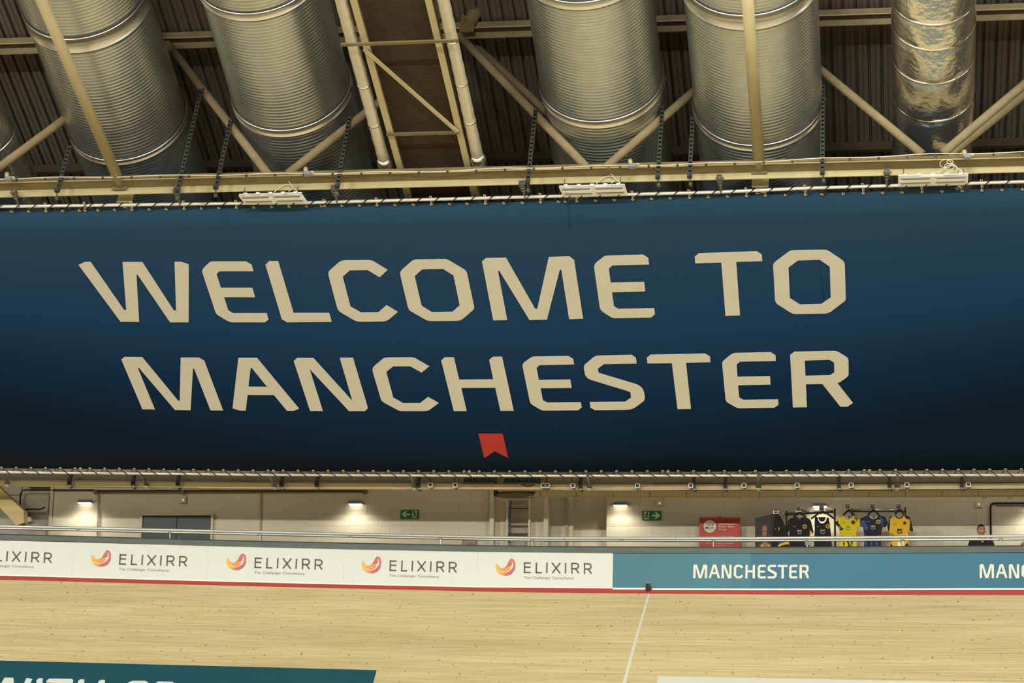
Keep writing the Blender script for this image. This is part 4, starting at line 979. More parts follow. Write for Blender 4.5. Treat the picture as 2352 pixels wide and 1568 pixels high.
def badge(t, x, y, ring=M['fab_gold'], inner=M['fab_black'], r=.04):
    MB().disc(K(x, y, YF-.004), (0, -1, 0), r, .004, 20).build('badge', ring, t); MB().ring(K(x, y, YF-.008), (0, 1, 0), r*.62, .003, 16, 5).build('badge_ring', inner, t)
    mb = MB()
    for k in range(6):
        a = k*math.pi/6; d = Vector((math.cos(a), 0, math.sin(a)))*r*.5; mb.tube([K(x, y, YF-.008)-d, K(x, y, YF-.008)+d], .0025, 4)
    mb.build('badge_spokes', inner, t)
def vtext(t, s_, x0, x1, y, h, m): mb = MB(); text_poly(mb, s_, lambda a, b: K(a, b, YF-.006), x0, x1, y, h, bold=.01); mb.build('lettering', m, t)
def clothes_hanger(x, y, wd, label, drop=60, cardx=None, cardy=None):
    t = thing('coat_hanger', K(x, y), label, 'hanger', 'black hangers on the kit rails')
    MB().tube([K(x-wd, y+drop), K(x-wd*.45, y+drop*.35), K(x-18, y+8), K(x, y), K(x+18, y+8), K(x+wd*.45, y+drop*.35), K(x+wd, y+drop)], .017, 8).build('arm', M['black'], t)
    MB().poly([K(x-40, y+30), K(x-14, y+4), K(x+14, y+4), K(x+40, y+30), K(x+22, y+30), K(x, y+20), K(x-22, y+30)], Vector((0, .02, 0))).build('yoke', M['black'], t)
    MB().tube([K(x, y+5, YS+.02), K(x+4, y-14, YS+.06), K(x-3, y-24, YS+.1)], .006, 6).build('hook', M['chrome'], t)
def card(x, y, label):
    t = thing('price_card', K(x, y+26, YS-.05), label, 'card', 'small price cards on the kit rails')
    MB().tube([K(x, y, YS-.04), K(x+12, y+34, YS+.02), K(x+16, y+44, 44.70)], .006, 6).build('stem', M['chrome'], t)
    MB().box(K(x, y, YS-.05), (.088, .006, .086)).build('frame', M['rail'], t); MB().box(K(x, y+1, YS-.055), (.072, .006, .070)).build('face', M['tag'], t)
    mb = MB(); text_poly(mb, '£60', lambda a, b: K(a, b, YS-.062), x-14, x+14, y+2, 12, bold=.02); mb.build('lettering', M['board_text'], t)
# racks
rk_ = thing('display_rack', K(850, 712, 44.75), 'black framed rack with chrome rail holding the black shirts', 'rack')
def kb(mb, x0, y0, x1, y1, Y, d):
    a, b = K(x0, y1, Y), K(x1, y0, Y); ym = (y0+min(y1, 712))/2; a.x = K(x0, ym, Y).x; b.x = K(x1, ym, Y).x; return mb.box(((a.x+b.x)/2, Y, (a.z+b.z)/2), (b.x-a.x, d, b.z-a.z))
kb(MB(), 1127, 246, 1150, 1570, 44.75, .04).build('post', M['black'], rk_); kb(MB(), 545, 280, 567, 1570, 44.75, .04).build('post', M['black'], rk_)
MB().span(K(560, 322, 44.75), K(1130, 292, 44.75), (.04, .02)).build('frame_bar', M['black'], rk_)
MB().tube([K(555, 302, 44.72), K(1115, 275, 44.72)], .017, 10).build('hanging_rail', M['chrome'], rk_, True)
MB().tube([K(455, 278, YS), K(560, 305, 44.72)], .011, 8).build('arm', M['chrome'], rk_, True)
MB().tube([K(725, 258, YS), K(830, 296, 44.72)], .010, 8).build('arm', M['dark'], rk_, True); MB().tube([K(1005, 245, YS), K(1110, 280, 44.72)], .010, 8).build('arm', M['chrome'], rk_, True)
rk2_ = thing('display_rack', K(1660, 712, 44.75), 'second rack with chrome rail holding the yellow, navy and gold jerseys', 'rack')
kb(MB(), 1979, 236, 1996, 1570, 44.75, .04).build('post', M['black'], rk2_); kb(MB(), 1334, 245, 1348, 1570, 44.75, .04).build('post', M['black'], rk2_)
MB().tube([K(1325, 268, 44.72), K(1975, 262, 44.72)], .019, 10).build('hanging_rail', M['chrome'], rk2_, True)
MB().span(K(1340, 287, 44.75), K(1985, 284, 44.75), (.04, .016)).build('frame_bar', M['black'], rk2_)
MB().disc(K(1960, 263, 44.68), (0, -1, 0), .025, .03, 12).build('end_cap', M['chrome'], rk2_)
for x, y, lab in ((428, 281, 'above the portrait board'), (697, 255, 'above the black tee'), (978, 243, 'above the black vest'), (1290, 222, 'above the yellow jersey'), (1590, 223, 'above the navy jersey'), (1903, 222, 'above the gold jersey')):
    card(x, y, 'small dark price card '+lab)
pb = thing('portrait_board', K(310, 712, 44.6), 'dark upright board printed with a portrait of a woman, left of the kit', 'poster')
fY = 44.6
MB().poly([K(x, y, fY) for x, y in [(180, 362), (188, 350), (440, 300), (462, 306), (440, 1570), (180, 1570)]], Vector((0, .03, 0))).build('panel', M['portrait_bg'], pb)
MB().poly([K(x, y, fY-.01) for x, y in [(262, 500), (270, 465), (290, 440), (312, 445), (325, 475), (322, 530), (310, 580), (290, 602), (275, 590), (264, 555)]], Vector((0, .005, 0))).build('printed_face', M['skin_print'], pb)
MB().poly([K(x, y, fY-.014) for x, y in [(260, 500), (262, 462), (285, 430), (305, 432), (325, 465), (318, 470), (296, 448), (275, 462)]], Vector((0, .004, 0))).build('printed_hair', M['hair_print'], pb)
MB().poly([K(x, y, fY-.009) for x, y in [(285, 590), (312, 580), (318, 655), (370, 680), (380, 760), (225, 760), (238, 680), (282, 655)]], Vector((0, .004, 0))).build('printed_shoulders', M['skin_print'], pb)
for pp in ([(255, 680), (268, 672), (285, 720), (270, 735)], [(335, 700), (345, 668), (356, 672), (350, 720)]): MB().poly([K(x, y, fY-.014) for x, y in pp], Vector((0, .004, 0))).build('printed_strap', M['fab_gold'], pb)
MB().poly([K(x, y, fY-.013) for x, y in [(279, 574), (300, 572), (298, 582), (281, 584)]], Vector((0, .004, 0))).build('printed_mouth', mat('lip_print', (120, 60, 50), .6), pb)
for ex in (272, 300): MB().disc(K(ex, 520, fY-.013), (0, -1, 0), .008, .003, 8, 1.6).build('printed_eye', M['hair'], pb)
MB().span(K(185, 356, fY), K(455, 303, fY), (.03, .008)).build('top_edge', M['steel_box'], pb)
jk = garment('hanging_jacket', [(440, 318), (485, 340), (520, 410), (550, 470), (583, 580), (590, 712), (590, 860), (375, 860), (375, 712), (385, 600), (400, 500), (410, 400), (425, 340)], M['fab_black'], 'black jacket seen side-on with blue and yellow hem, beside the portrait', 'jacket')
patch(jk, [(462, 655), (520, 600), (560, 585), (580, 600), (582, 630), (500, 655), (462, 680)], M['fab_blue']); patch(jk, [(458, 685), (500, 662), (584, 636), (584, 672), (500, 690), (456, 712)], M['fab_gold'])
patch(jk, [(418, 492), (424, 485), (430, 492), (424, 498)], M['fab_gold']); patch(jk, [(460, 490), (467, 462), (473, 490), (466, 515)], M['fab_gold'])
s1 = garment('hanging_shirt', [(575, 385), (600, 370), (665, 348), (690, 352), (715, 368), (745, 352), (768, 348), (830, 370), (850, 395), (880, 520), (872, 548), (835, 505), (832, 712), (832, 860), (588, 860), (588, 712), (590, 500), (572, 540), (562, 500)], M['fab_black'], 'black short-sleeved tee on a hanger with small gold badge')
patch(s1, [(836, 500), (872, 545), (860, 552), (836, 560)], M['fab_gold']); patch(s1, [(580, 600), (589, 560), (589, 690), (582, 690)], M['fab_gold'])
logo(s1, 686, 740, 525, 26, M['grey_in']); badge(s1, 775, 464); vtext(s1, 'VIO', 636, 670, 468, 9, M['fab_gold']); vtext(s1, 'VIO', 702, 730, 384, 7, M['grey_in'])
s2 = garment('hanging_vest', [(897, 345), (925, 347), (935, 382), (960, 420), (1000, 425), (1032, 398), (1042, 355), (1065, 360), (1078, 440), (1090, 560), (1105, 712), (1108, 860), (882, 860), (885, 712), (895, 520), (893, 430)], M['fab_black'], 'black sleeveless racer vest on a hanger', 'vest')
patch(s2, [(935, 350), (1030, 350), (1020, 385), (1000, 405), (965, 405), (945, 385)], M['fab_navy'], 'racer_back', YS+.01)
logo(s2, 962, 1020, 522, 27, M['grey_in']); badge(s2, 1052, 462); vtext(s2, 'VIO', 918, 950, 468, 9, M['fab_gold'])
s3 = garment('hanging_shirt', [(1165, 365), (1240, 335), (1262, 360), (1300, 380), (1345, 360), (1370, 335), (1435, 360), (1448, 440), (1435, 475), (1410, 470), (1400, 560), (1405, 708), (1405, 860), (1183, 860), (1183, 708), (1200, 600), (1195, 510), (1150, 435), (1150, 405)], M['fab_yellow'], 'bright yellow jersey with black brush-stroke sleeve')
patch(s3, [(1150, 405), (1180, 395), (1178, 430), (1205, 440), (1190, 458), (1225, 470), (1210, 480), (1248, 486), (1225, 495), (1235, 505), (1195, 510), (1205, 480), (1165, 452), (1148, 440)], M['fab_black'])
patch(s3, [(1372, 345), (1400, 350), (1425, 360), (1420, 380), (1402, 385), (1412, 402), (1395, 405), (1405, 425), (1385, 380), (1365, 370)], M['fab_olive'])
patch(s3, [(1240, 640), (1255, 660), (1250, 706), (1238, 680)], M['fab_black']); patch(s3, [(1280, 645), (1300, 640), (1320, 690), (1345, 706), (1290, 706), (1300, 680)], M['fab_black']); patch(s3, [(1322, 640), (1360, 640), (1345, 700), (1330, 690)], M['fab_olive'])
patch(s3, [(1262, 345), (1345, 345), (1335, 362), (1300, 374), (1270, 362)], M['grey_in'], 'neck_lining', YF-.004); patch(s3, [(1290, 342), (1325, 342), (1310, 368)], M['fab_black'], 'neck_label', YF-.01)
logo(s3, 1272, 1322, 478, 25, M['mint']); badge(s3, 1357, 412, M['fab_olive']); vtext(s3, 'VIO', 1222, 1258, 422, 9, M['fab_black'])
s4 = garment('hanging_shirt', [(1450, 365), (1545, 325), (1560, 355), (1600, 378), (1650, 355), (1665, 325), (1740, 350), (1775, 420), (1740, 475), (1712, 460), (1690, 560), (1692, 705), (1692, 860), (1482, 860), (1485, 705), (1495, 600), (1475, 470), (1440, 455), (1430, 420)], M['fab_navy'], 'navy jersey with blue brush-stroke patterning and gold badge')
patch(s4, [(1450, 385), (1470, 395), (1490, 385), (1510, 420), (1500, 425), (1530, 450), (1515, 455), (1552, 480), (1530, 485), (1545, 500), (1495, 508), (1480, 465), (1440, 450), (1445, 420)], M['fab_blue'])
patch(s4, [(1668, 345), (1715, 365), (1722, 400), (1700, 410), (1718, 440), (1698, 470), (1690, 430), (1672, 380)], M['fab_blue'])
for pp in ([(1500, 640), (1525, 635), (1520, 700), (1505, 690)], [(1560, 640), (1580, 635), (1590, 690), (1570, 700)], [(1620, 640), (1640, 632), (1660, 690), (1632, 700)], [(1665, 560), (1682, 565), (1680, 640), (1668, 620)]): patch(s4, pp, M['fab_blue'])
patch(s4, [(1548, 342), (1655, 342), (1640, 362), (1600, 376), (1562, 362)], M['grey_in'], 'neck_lining', YF-.004); patch(s4, [(1588, 342), (1622, 342), (1605, 364)], M['fab_black'], 'neck_label', YF-.01)
logo(s4, 1572, 1624, 472, 26, M['grey_in']); badge(s4, 1657, 408); vtext(s4, 'VIO', 1512, 1558, 408, 9, M['grey_in'])
s5 = garment('hanging_shirt', [(1790, 345), (1860, 312), (1885, 350), (1915, 366), (1945, 345), (1960, 312), (2035, 345), (2078, 510), (2060, 525), (2030, 505), (2022, 560), (2028, 705), (2028, 860), (1805, 860), (1805, 705), (1815, 620), (1795, 540), (1780, 535), (1765, 470), (1785, 400)], M['fab_gold'], 'golden yellow jersey with black sleeves, rightmost on the rails')
patch(s5, [(2035, 348), (2050, 400), (2078, 508), (2062, 524), (2032, 505), (2040, 430)], M['fab_black'], 'sleeve_panel'); patch(s5, [(1785, 400), (1800, 410), (1795, 470), (1788, 535), (1768, 470)], M['fab_black'], 'sleeve_panel')
patch(s5, [(1788, 350), (1856, 316), (1862, 330), (1815, 372), (1798, 400), (1780, 398)], M['fab_black'], 'shoulder_panel'); patch(s5, [(1962, 316), (2032, 348), (2036, 380), (1990, 370)], M['fab_black'], 'shoulder_panel')
for a_, b_ in (((1800, 392), (1862, 322)), ((1790, 380), (1850, 318))): MB().tube([K(*a_, YF-.01), K(*b_, YF-.01)], .004, 5).build('piping', M['trim_white'], s5)
patch(s5, [(1815, 540), (1845, 575), (1835, 578), (1818, 560)], M['fab_black']); patch(s5, [(1992, 575), (2005, 540), (2008, 575)], M['trim_white'])
patch(s5, [(1803, 668), (1830, 690), (1845, 706), (1806, 706)], M['fab_black']); patch(s5, [(1890, 655), (1915, 645), (1930, 690), (1925, 706), (1895, 700)], M['trim_white']); patch(s5, [(1950, 645), (1968, 640), (1962, 700)], M['trim_white']); patch(s5, [(1975, 700), (2005, 655), (2022, 690), (2020, 706)], M['fab_black'])
MB().tube([K(x, y, YF-.008) for x, y in ((1858, 318), (1872, 345), (1895, 361), (1912, 364), (1935, 357), (1952, 338), (1960, 318))], .010, 6).build('collar', M['fab_black'], s5)
patch(s5, [(1880, 332), (1945, 332), (1932, 350), (1912, 356), (1892, 350)], M['grey_in'], 'neck_lining', YF-.002)
logo(s5, 1884, 1945, 514, 29, M['fab_black']); vtext(s5, 'VIO', 1836, 1876, 437, 9, M['fab_black']); badge(s5, 1975, 422, M['fab_olive'], M['fab_black'], .03)
for x, y, wd, dr_, lab in ((715, 298, 75, 52, 'black hanger holding the black tee'), (992, 284, 140, 88, 'black hanger with wide arms holding the vest'), (1305, 268, 68, 62, 'black hanger holding the yellow jersey'), (1600, 266, 66, 58, 'black hanger holding the navy jersey'), (1912, 266, 52, 44, 'black hanger holding the gold jersey')):
    clothes_hanger(x, y, wd, lab, dr_)

# ------------------------------------------------------------------ barrier: coping, boards, kickboard, rail
cp = tag(strip('coping', M['coping'], L_COP, L_TOP, YB-.05, .14, .6, -1.2), 'grey painted coping board along the top of the barrier', 'barrier')
strip('dark_edge', M['edge'], L_COP, L_COP, YB-.055, .16, -1.2, 1.0, parent=None)['label'] = 'thin dark edge strip topping the grey coping'
bpy.data.objects['dark_edge']['category'] = 'trim'
tag(strip('timber_strip', M['ply'], L_TOP, L_TOP, YB-.012, .02, -1.6, .8), 'thin raw timber strip showing between coping and boards', 'trim')
tag(strip('kickboard', M['red_band'], L_BOT, L_TRK, YB-.03, .1, .8, 1.0), 'red painted kickboard at the foot of the barrier above the track', 'barrier')
tag(strip('white_trim', M['trim_white'], L_BOT, L_BOT, YB-.045, .03, -.6, 3.4, [1407, 1482.5]), 'short white trim strip left of the camera niche', 'trim')
tag(strip('white_trim', M['trim_white'], L_BOT, L_BOT, YB-.045, .03, .6, 4.6, [1498, 1725, 2050, 2352, 2800]), 'long white trim strip under the teal boards', 'trim')
tag(strip('white_trim', M['trim_white'], L_BOT, L_BOT, YB-.045, .03, -1.8, 1.0, [-900, -150, 0, 164, 475, 787, 1095, 1407]), 'long white trim strip under the white boards', 'trim')
def board(x0, x1, m, label, name='advertising_board'):
    a, b = P(x0, lerp(L_BOT, x0), YB-.03), P(x1, lerp(L_BOT, x1), YB-.03); at, bt = P(x0, lerp(L_TOP, x0), YB-.03), P(x1, lerp(L_TOP, x1), YB-.03)
    ang = math.atan2(b.z-a.z, b.x-a.x); W = (b-a).length; H = ((at-a).length+(bt-b).length)/2
    rot = Matrix.Rotation(-ang, 3, 'Y')
    t = thing(name, a, label, 'board', 'advertising boards along the barrier', rot)
    Mx = WM[t.name]; q = [Mx @ Vector(v) for v in ((.001, 0, 0), (W-.001, 0, 0), (W-.001, 0, H), (.001, 0, H))]
    MB().poly(q, Vector((0, .02, 0))).build('panel', m, t)
    return t
ex = board(164, 475, M['board_white'], 'white sponsor board with crescent logo, first complete one from the left')
ZE = 6.72
def E(x, y, dy=-.036): return P(150+x/ZE, 1230+y/ZE, YB+dy-.002)
def strokes(segs, r):
    mb = MB(); nY = Vector((0, .003, 0))
    for s_ in segs:
        pts = [E(*p) for p in s_]
        for p, q in zip(pts, pts[1:]):
            k = (q-p).normalized(); sd = Vector((k.z, 0, -k.x))*r
            mb.poly([p-sd, q-sd, q+sd, p+sd], nY)
    return mb
R_ = lambda x, y: [[(x, y+162), (x+7, y+2)], [(x+4, y+9), (x+65, y+12)], [(x+65, y+12), (x+90, y+17), (x+107, y+36), (x+107, y+62), (x+90, y+84), (x+62, y+92)], [(x+62, y+92), (x+6, y+89)], [(x+58, y+90), (x+108, y+160)]]
segs = [[(838, 443), (848, 283)], [(845, 293), (944, 297)], [(842, 355), (935, 359)], [(833, 434), (935, 438)],
        [(1018, 449), (1030, 289)], [(1013, 440), (1104, 444)], [(1181, 450), (1193, 293)],
        [(1270, 296), (1386, 458)], [(1398, 302), (1266, 452)], [(1468, 459), (1480, 303)]] + R_(1568, 303) + R_(1762, 312)
for grp in ([0, 1, 2, 3], [4, 5], [6], [7, 8], [9], range(10, 15), range(15, 20)):
    strokes([segs[i] for i in grp], .0128).build('letter', M['ink_grey'], ex)
mb = MB(); text_poly(mb, 'The Challenger Consultancy', lambda x, y: E(x, y), 825, 1600, 530, 40, slope=.028); mb.build('tagline', M['ink_taupe'], ex)
blob = [(413, 292), (403, 308), (399, 335), (403, 370), (420, 412), (455, 452), (500, 472), (545, 479), (595, 472), (645, 445), (682, 400), (702, 345), (705, 300), (697, 260), (680, 235), (652, 222), (630, 231), (608, 258), (588, 295), (565, 332), (540, 354), (510, 366), (485, 364), (458, 347), (438, 318), (427, 296)]
def blobmat(name, stops, ang):
    m = mat(name, (200, 120, 110), .6); nt = m.node_tree; n = nt.nodes; l = nt.links; b = n['Principled BSDF']
    for k in list(b.inputs['Base Color'].links): l.remove(k)
    tc = n.new('ShaderNodeTexCoord'); mp = n.new('ShaderNodeMapping'); mp.vector_type = 'TEXTURE'; mp.inputs['Rotation'].default_value = (0, ang, 0)
    l.new(tc.outputs['Generated'], mp.inputs['Vector'])
    sx = n.new('ShaderNodeSeparateXYZ'); l.new(mp.outputs[0], sx.inputs[0]); cr = n.new('ShaderNodeValToRGB'); l.new(sx.outputs[0], cr.inputs[0]); e = cr.color_ramp.elements
    while len(e) < len(stops): e.new(.5)
    for i, (p, c) in enumerate(stops): e[i].position = p; e[i].color = (*lin(c), 1)
    l.new(cr.outputs[0], b.inputs['Base Color']); return m
MB().poly([E(x, y) for x, y in blob], Vector((0, .003, 0))).build('crescent', blobmat('yellow_to_plum_print', [(0, (252, 200, 90)), (.30, (246, 170, 90)), (.55, (214, 118, 100)), (.80, (206, 112, 112)), (1, (210, 132, 130))], 0), ex)
MB().poly([E(x, y, -.041) for x, y in [(432, 390), (455, 415), (500, 432), (550, 432), (600, 415), (640, 385), (668, 345), (672, 300), (660, 268), (645, 262), (655, 290), (645, 325), (615, 345), (625, 360), (600, 395), (550, 420), (500, 415), (460, 400)]], Vector((0, .002, 0))).build('highlight', mat('pale_cream_print', (248, 220, 200), .6), ex)
MB().poly([E(x, y, -.041) for x, y in [(480, 385), (520, 385), (560, 360), (590, 342), (615, 338), (620, 350), (600, 380), (560, 405), (515, 408), (488, 400)]], Vector((0, .002, 0))).build('inner_leaf', mat('orange_print', (250, 172, 84), .6), ex)
MB().poly([E(x, y, -.041) for x, y in [(600, 466), (645, 442), (682, 398), (702, 345), (694, 350), (672, 392), (640, 430), (598, 456)]], Vector((0, .002, 0))).build('rim', mat('violet_print', (150, 110, 180), .6), ex)
EXW = (P(475, lerp(L_BOT, 475), YB-.03)-P(164, lerp(L_BOT, 164), YB-.03)).length
for x0, x1, lab in ((475, 787, 'second'), (787, 1095, 'third'), (1095, 1407, 'fourth'), (-147, 164, 'zero'), (-458, -147, 'outer')):
    a, b = P(x0, lerp(L_BOT, x0), YB-.03), P(x1, lerp(L_BOT, x1), YB-.03); ang = math.atan2(b.z-a.z, b.x-a.x)
    n_ = dup(ex, a, {'second': 'white sponsor board with crescent logo, second complete one from the left', 'third': 'white sponsor board with crescent logo below the left exit sign',
        'fourth': 'white sponsor board touching the first teal board', 'zero': 'white sponsor board cut off by the left edge', 'outer': 'white sponsor board lying wholly beyond the left edge'}[lab], (0, -ang, 0))
    n_.scale.x = (b-a).length/EXW
tb1 = board(1407, 1725, M['board_teal'], 'pale teal barrier board carrying the start of the cream city name')
tb2 = board(1725, 2050, M['board_teal2'], 'teal barrier board carrying the end of the cream city name')
tb3 = board(2050, 2720, M['board_teal2'], 'deep teal barrier board at the right edge with lettering cut off')
board(2720, 3200, M['board_teal2'], 'teal barrier board outside the right edge')
ZM = 7.84
MAN = [([(100, 140), (112, 126), (165, 126), (222, 320), (278, 126), (335, 126), (348, 140), (345, 372), (305, 372), (307, 180), (247, 372), (195, 372), (142, 180), (138, 370), (95, 370)], None),
 ([(452, 126), (508, 126), (578, 365), (540, 375), (515, 298), (432, 298), (412, 372), (375, 362)], [(478, 168), (502, 260), (448, 260)]),
 ([(608, 140), (620, 127), (670, 127), (742, 320), (747, 127), (787, 129), (783, 370), (775, 375), (722, 375), (648, 178), (648, 375), (605, 375)], None),
 ([(870, 128), (950, 128), (997, 172), (968, 198), (935, 168), (890, 168), (870, 188), (868, 312), (890, 338), (935, 338), (968, 308), (997, 335), (955, 376), (880, 376), (825, 325), (828, 172)], None),
 ([(1037, 140), (1048, 129), (1077, 129), (1077, 228), (1165, 228), (1168, 140), (1180, 129), (1208, 129), (1208, 376), (1165, 376), (1165, 268), (1075, 268), (1073, 376), (1033, 376)], None),
 ([(1290, 130), (1395, 130), (1407, 142), (1405, 170), (1310, 170), (1298, 182), (1298, 235), (1388, 235), (1388, 272), (1297, 272), (1297, 328), (1308, 338), (1405, 338), (1405, 368), (1395, 378), (1285, 378), (1255, 345), (1258, 165)], None),
 ([(1475, 130), (1578, 130), (1590, 142), (1588, 170), (1490, 170), (1478, 182), (1478, 205), (1590, 265), (1602, 285), (1600, 335), (1560, 378), (1445, 378), (1433, 368), (1435, 340), (1540, 338), (1555, 322), (1555, 300), (1445, 240), (1435, 222), (1435, 168)], None),
 ([(1618, 142), (1630, 130), (1783, 130), (1796, 142), (1794, 170), (1728, 170), (1726, 378), (1684, 378), (1686, 170), (1616, 170)], None),
 ([(1855, 130), (1963, 130), (1975, 142), (1973, 170), (1878, 170), (1866, 182), (1866, 235), (1956, 235), (1956, 272), (1865, 272), (1865, 328), (1876, 338), (1973, 338), (1973, 368), (1963, 378), (1855, 378), (1822, 345), (1825, 165)], None),
 ([(2010, 142), (2022, 130), (2140, 130), (2175, 165), (2175, 235), (2145, 265), (2183, 360), (2150, 380), (2100, 272), (2053, 272), (2052, 378), (2010, 378)], [(2053, 168), (2122, 168), (2133, 180), (2133, 222), (2122, 235), (2053, 235)])]
dX = P(2249, 1312, YB).x - P(1592, 1312, YB).x
dZ = P(2249, 1311.5, YB).z - P(1592, 1312, YB).z
for k, (pts, hole) in enumerate(MAN):
    for rep in (0, 1):
        off = Vector((dX*rep, 0, dZ*rep)); g_ = lambda x, y: P(1580+x/ZM, 1280+y/ZM, YB-.040)+off
        par = tb3 if rep else (tb1 if k < 4 else tb2)
        MB().poly([g_(*p) for p in pts], Vector((0, .003, 0)), [[g_(*p) for p in hole]] if hole else []).build('letter', M['board_text'], par)
# niche with timing camera
nc = thing('camera_niche', P(1489, 1356, YB-.05), 'tiny dark camera niche at the top end of the white track line', 'niche')
pxbox(MB(), 1484.6, 1339, 1494.2, 1356, YB-.052, .03).build('opening', M['black'], nc)
pxbox(MB(), 1484.2, 1338.3, 1494.6, 1339.6, YB-.07, .05).build('frame_top', M['ply'], nc); pxbox(MB(), 1484.0, 1339, 1485.4, 1356, YB-.07, .05).build('frame_side', M['purlin'], nc)
pxbox(MB(), 1490.4, 1341.5, 1494, 1347.8, YB-.085, .03).build('camera_body', M['dark'], nc); MB().disc(P(1492.3, 1345.2, YB-.102), (0, -1, 0), .010, .01, 12).build('lens', M['black'], nc)
# rail
hr = thing('handrail', P(1176, 1250, YB+.05), 'double steel handrail running along the top of the barrier', 'handrail')
for line, r, nm in ((L_R1, .026, 'upper_rail'), (L_R2, .019, 'lower_rail')):
    MB().tube([P(x, lerp(line, x), YB+.05+(0 if r > .02 else .02)) for x in XS], r, 14).build(nm, M['rail'], hr, True)
MB().tube([P(x, lerp(L_R2, x)+2.2, YB+.06) for x in XS], .005, 6).build('seal_strip', M['edge'], hr)
for x in (-28, 180, 390, 597, 805.5, 1011.5, 1222, 1428, 1638.5, 1853, 2073, 2298.5):
    MB().tube([P(x, lerp(L_COP, x)+1, YB+.06), P(x, lerp(L_R2, x), YB+.06)], .009, 8).build('post', M['rail'], hr)
    MB().box(P(x, lerp(L_R2, x)-1, YB+.06), (.07, .03, .03)).build('bracket', M['coupler'], hr)
for x in (492, 729, 1297, 1553): MB().tube([P(x-.4, lerp(L_R1, x), YB+.05), P(x+.4, lerp(L_R1, x), YB+.05)], .0275, 14).build('joint_sleeve', M['coupler'], hr)
bx = thing('rail_box', P(1856, 1254, YB), 'small grey box fixed under the handrail in front of the black tee', 'box')
pxbox(MB(), 1849, 1243, 1863, 1252.3, YB+.0, .05).build('case', M['steel_box'], bx); pxbox(MB(), 1853.5, 1252.3, 1855.5, 1256, YB, .02).build('stem', M['rail'], bx)

# ------------------------------------------------------------------ people on the walkway
def skin_chain(name, joints, edges, m, parent, sub=2):
    me = bpy.data.meshes.new(name); I = WM[parent.name].inverted()
    me.from_pydata([tuple(I @ Vector(j[0])) for j in joints], edges, []); me.materials.append(m)
    o = bpy.data.objects.new(name, me); COL.objects.link(o); o.parent = parent
    md = o.modifiers.new('skin', 'SKIN'); md.use_smooth_shade = True
    for i, j in enumerate(joints):
        r = j[1] if isinstance(j[1], tuple) else (j[1], j[1]); me.skin_vertices[0].data[i].radius = r; me.skin_vertices[0].data[i].use_root = (i == 0)
    s_ = o.modifiers.new('sub', 'SUBSURF'); s_.levels = sub; s_.render_levels = sub
    WM[o.name] = WM[parent.name]; return o
def ellipsoid(mb, c, r, n=20, m=14, cut=None, deform=None):
    c = Vector(c); b = len(mb.v)
    for i in range(m+1):
        th = math.pi*i/m
        for k in range(n):
            ph = 2*math.pi*k/n; v = Vector((math.sin(th)*math.cos(ph), math.sin(th)*math.sin(ph), math.cos(th)))
            p = Vector((v.x*r[0], v.y*r[1], v.z*r[2]))
            if deform: p = deform(p, v)
            mb.v.append(c+p)
    for i in range(m):
        for k in range(n):
            j = (k+1) % n
            mb.f.append((b+i*n+k, b+i*n+j, b+(i+1)*n+j, b+(i+1)*n+k))
    return mb
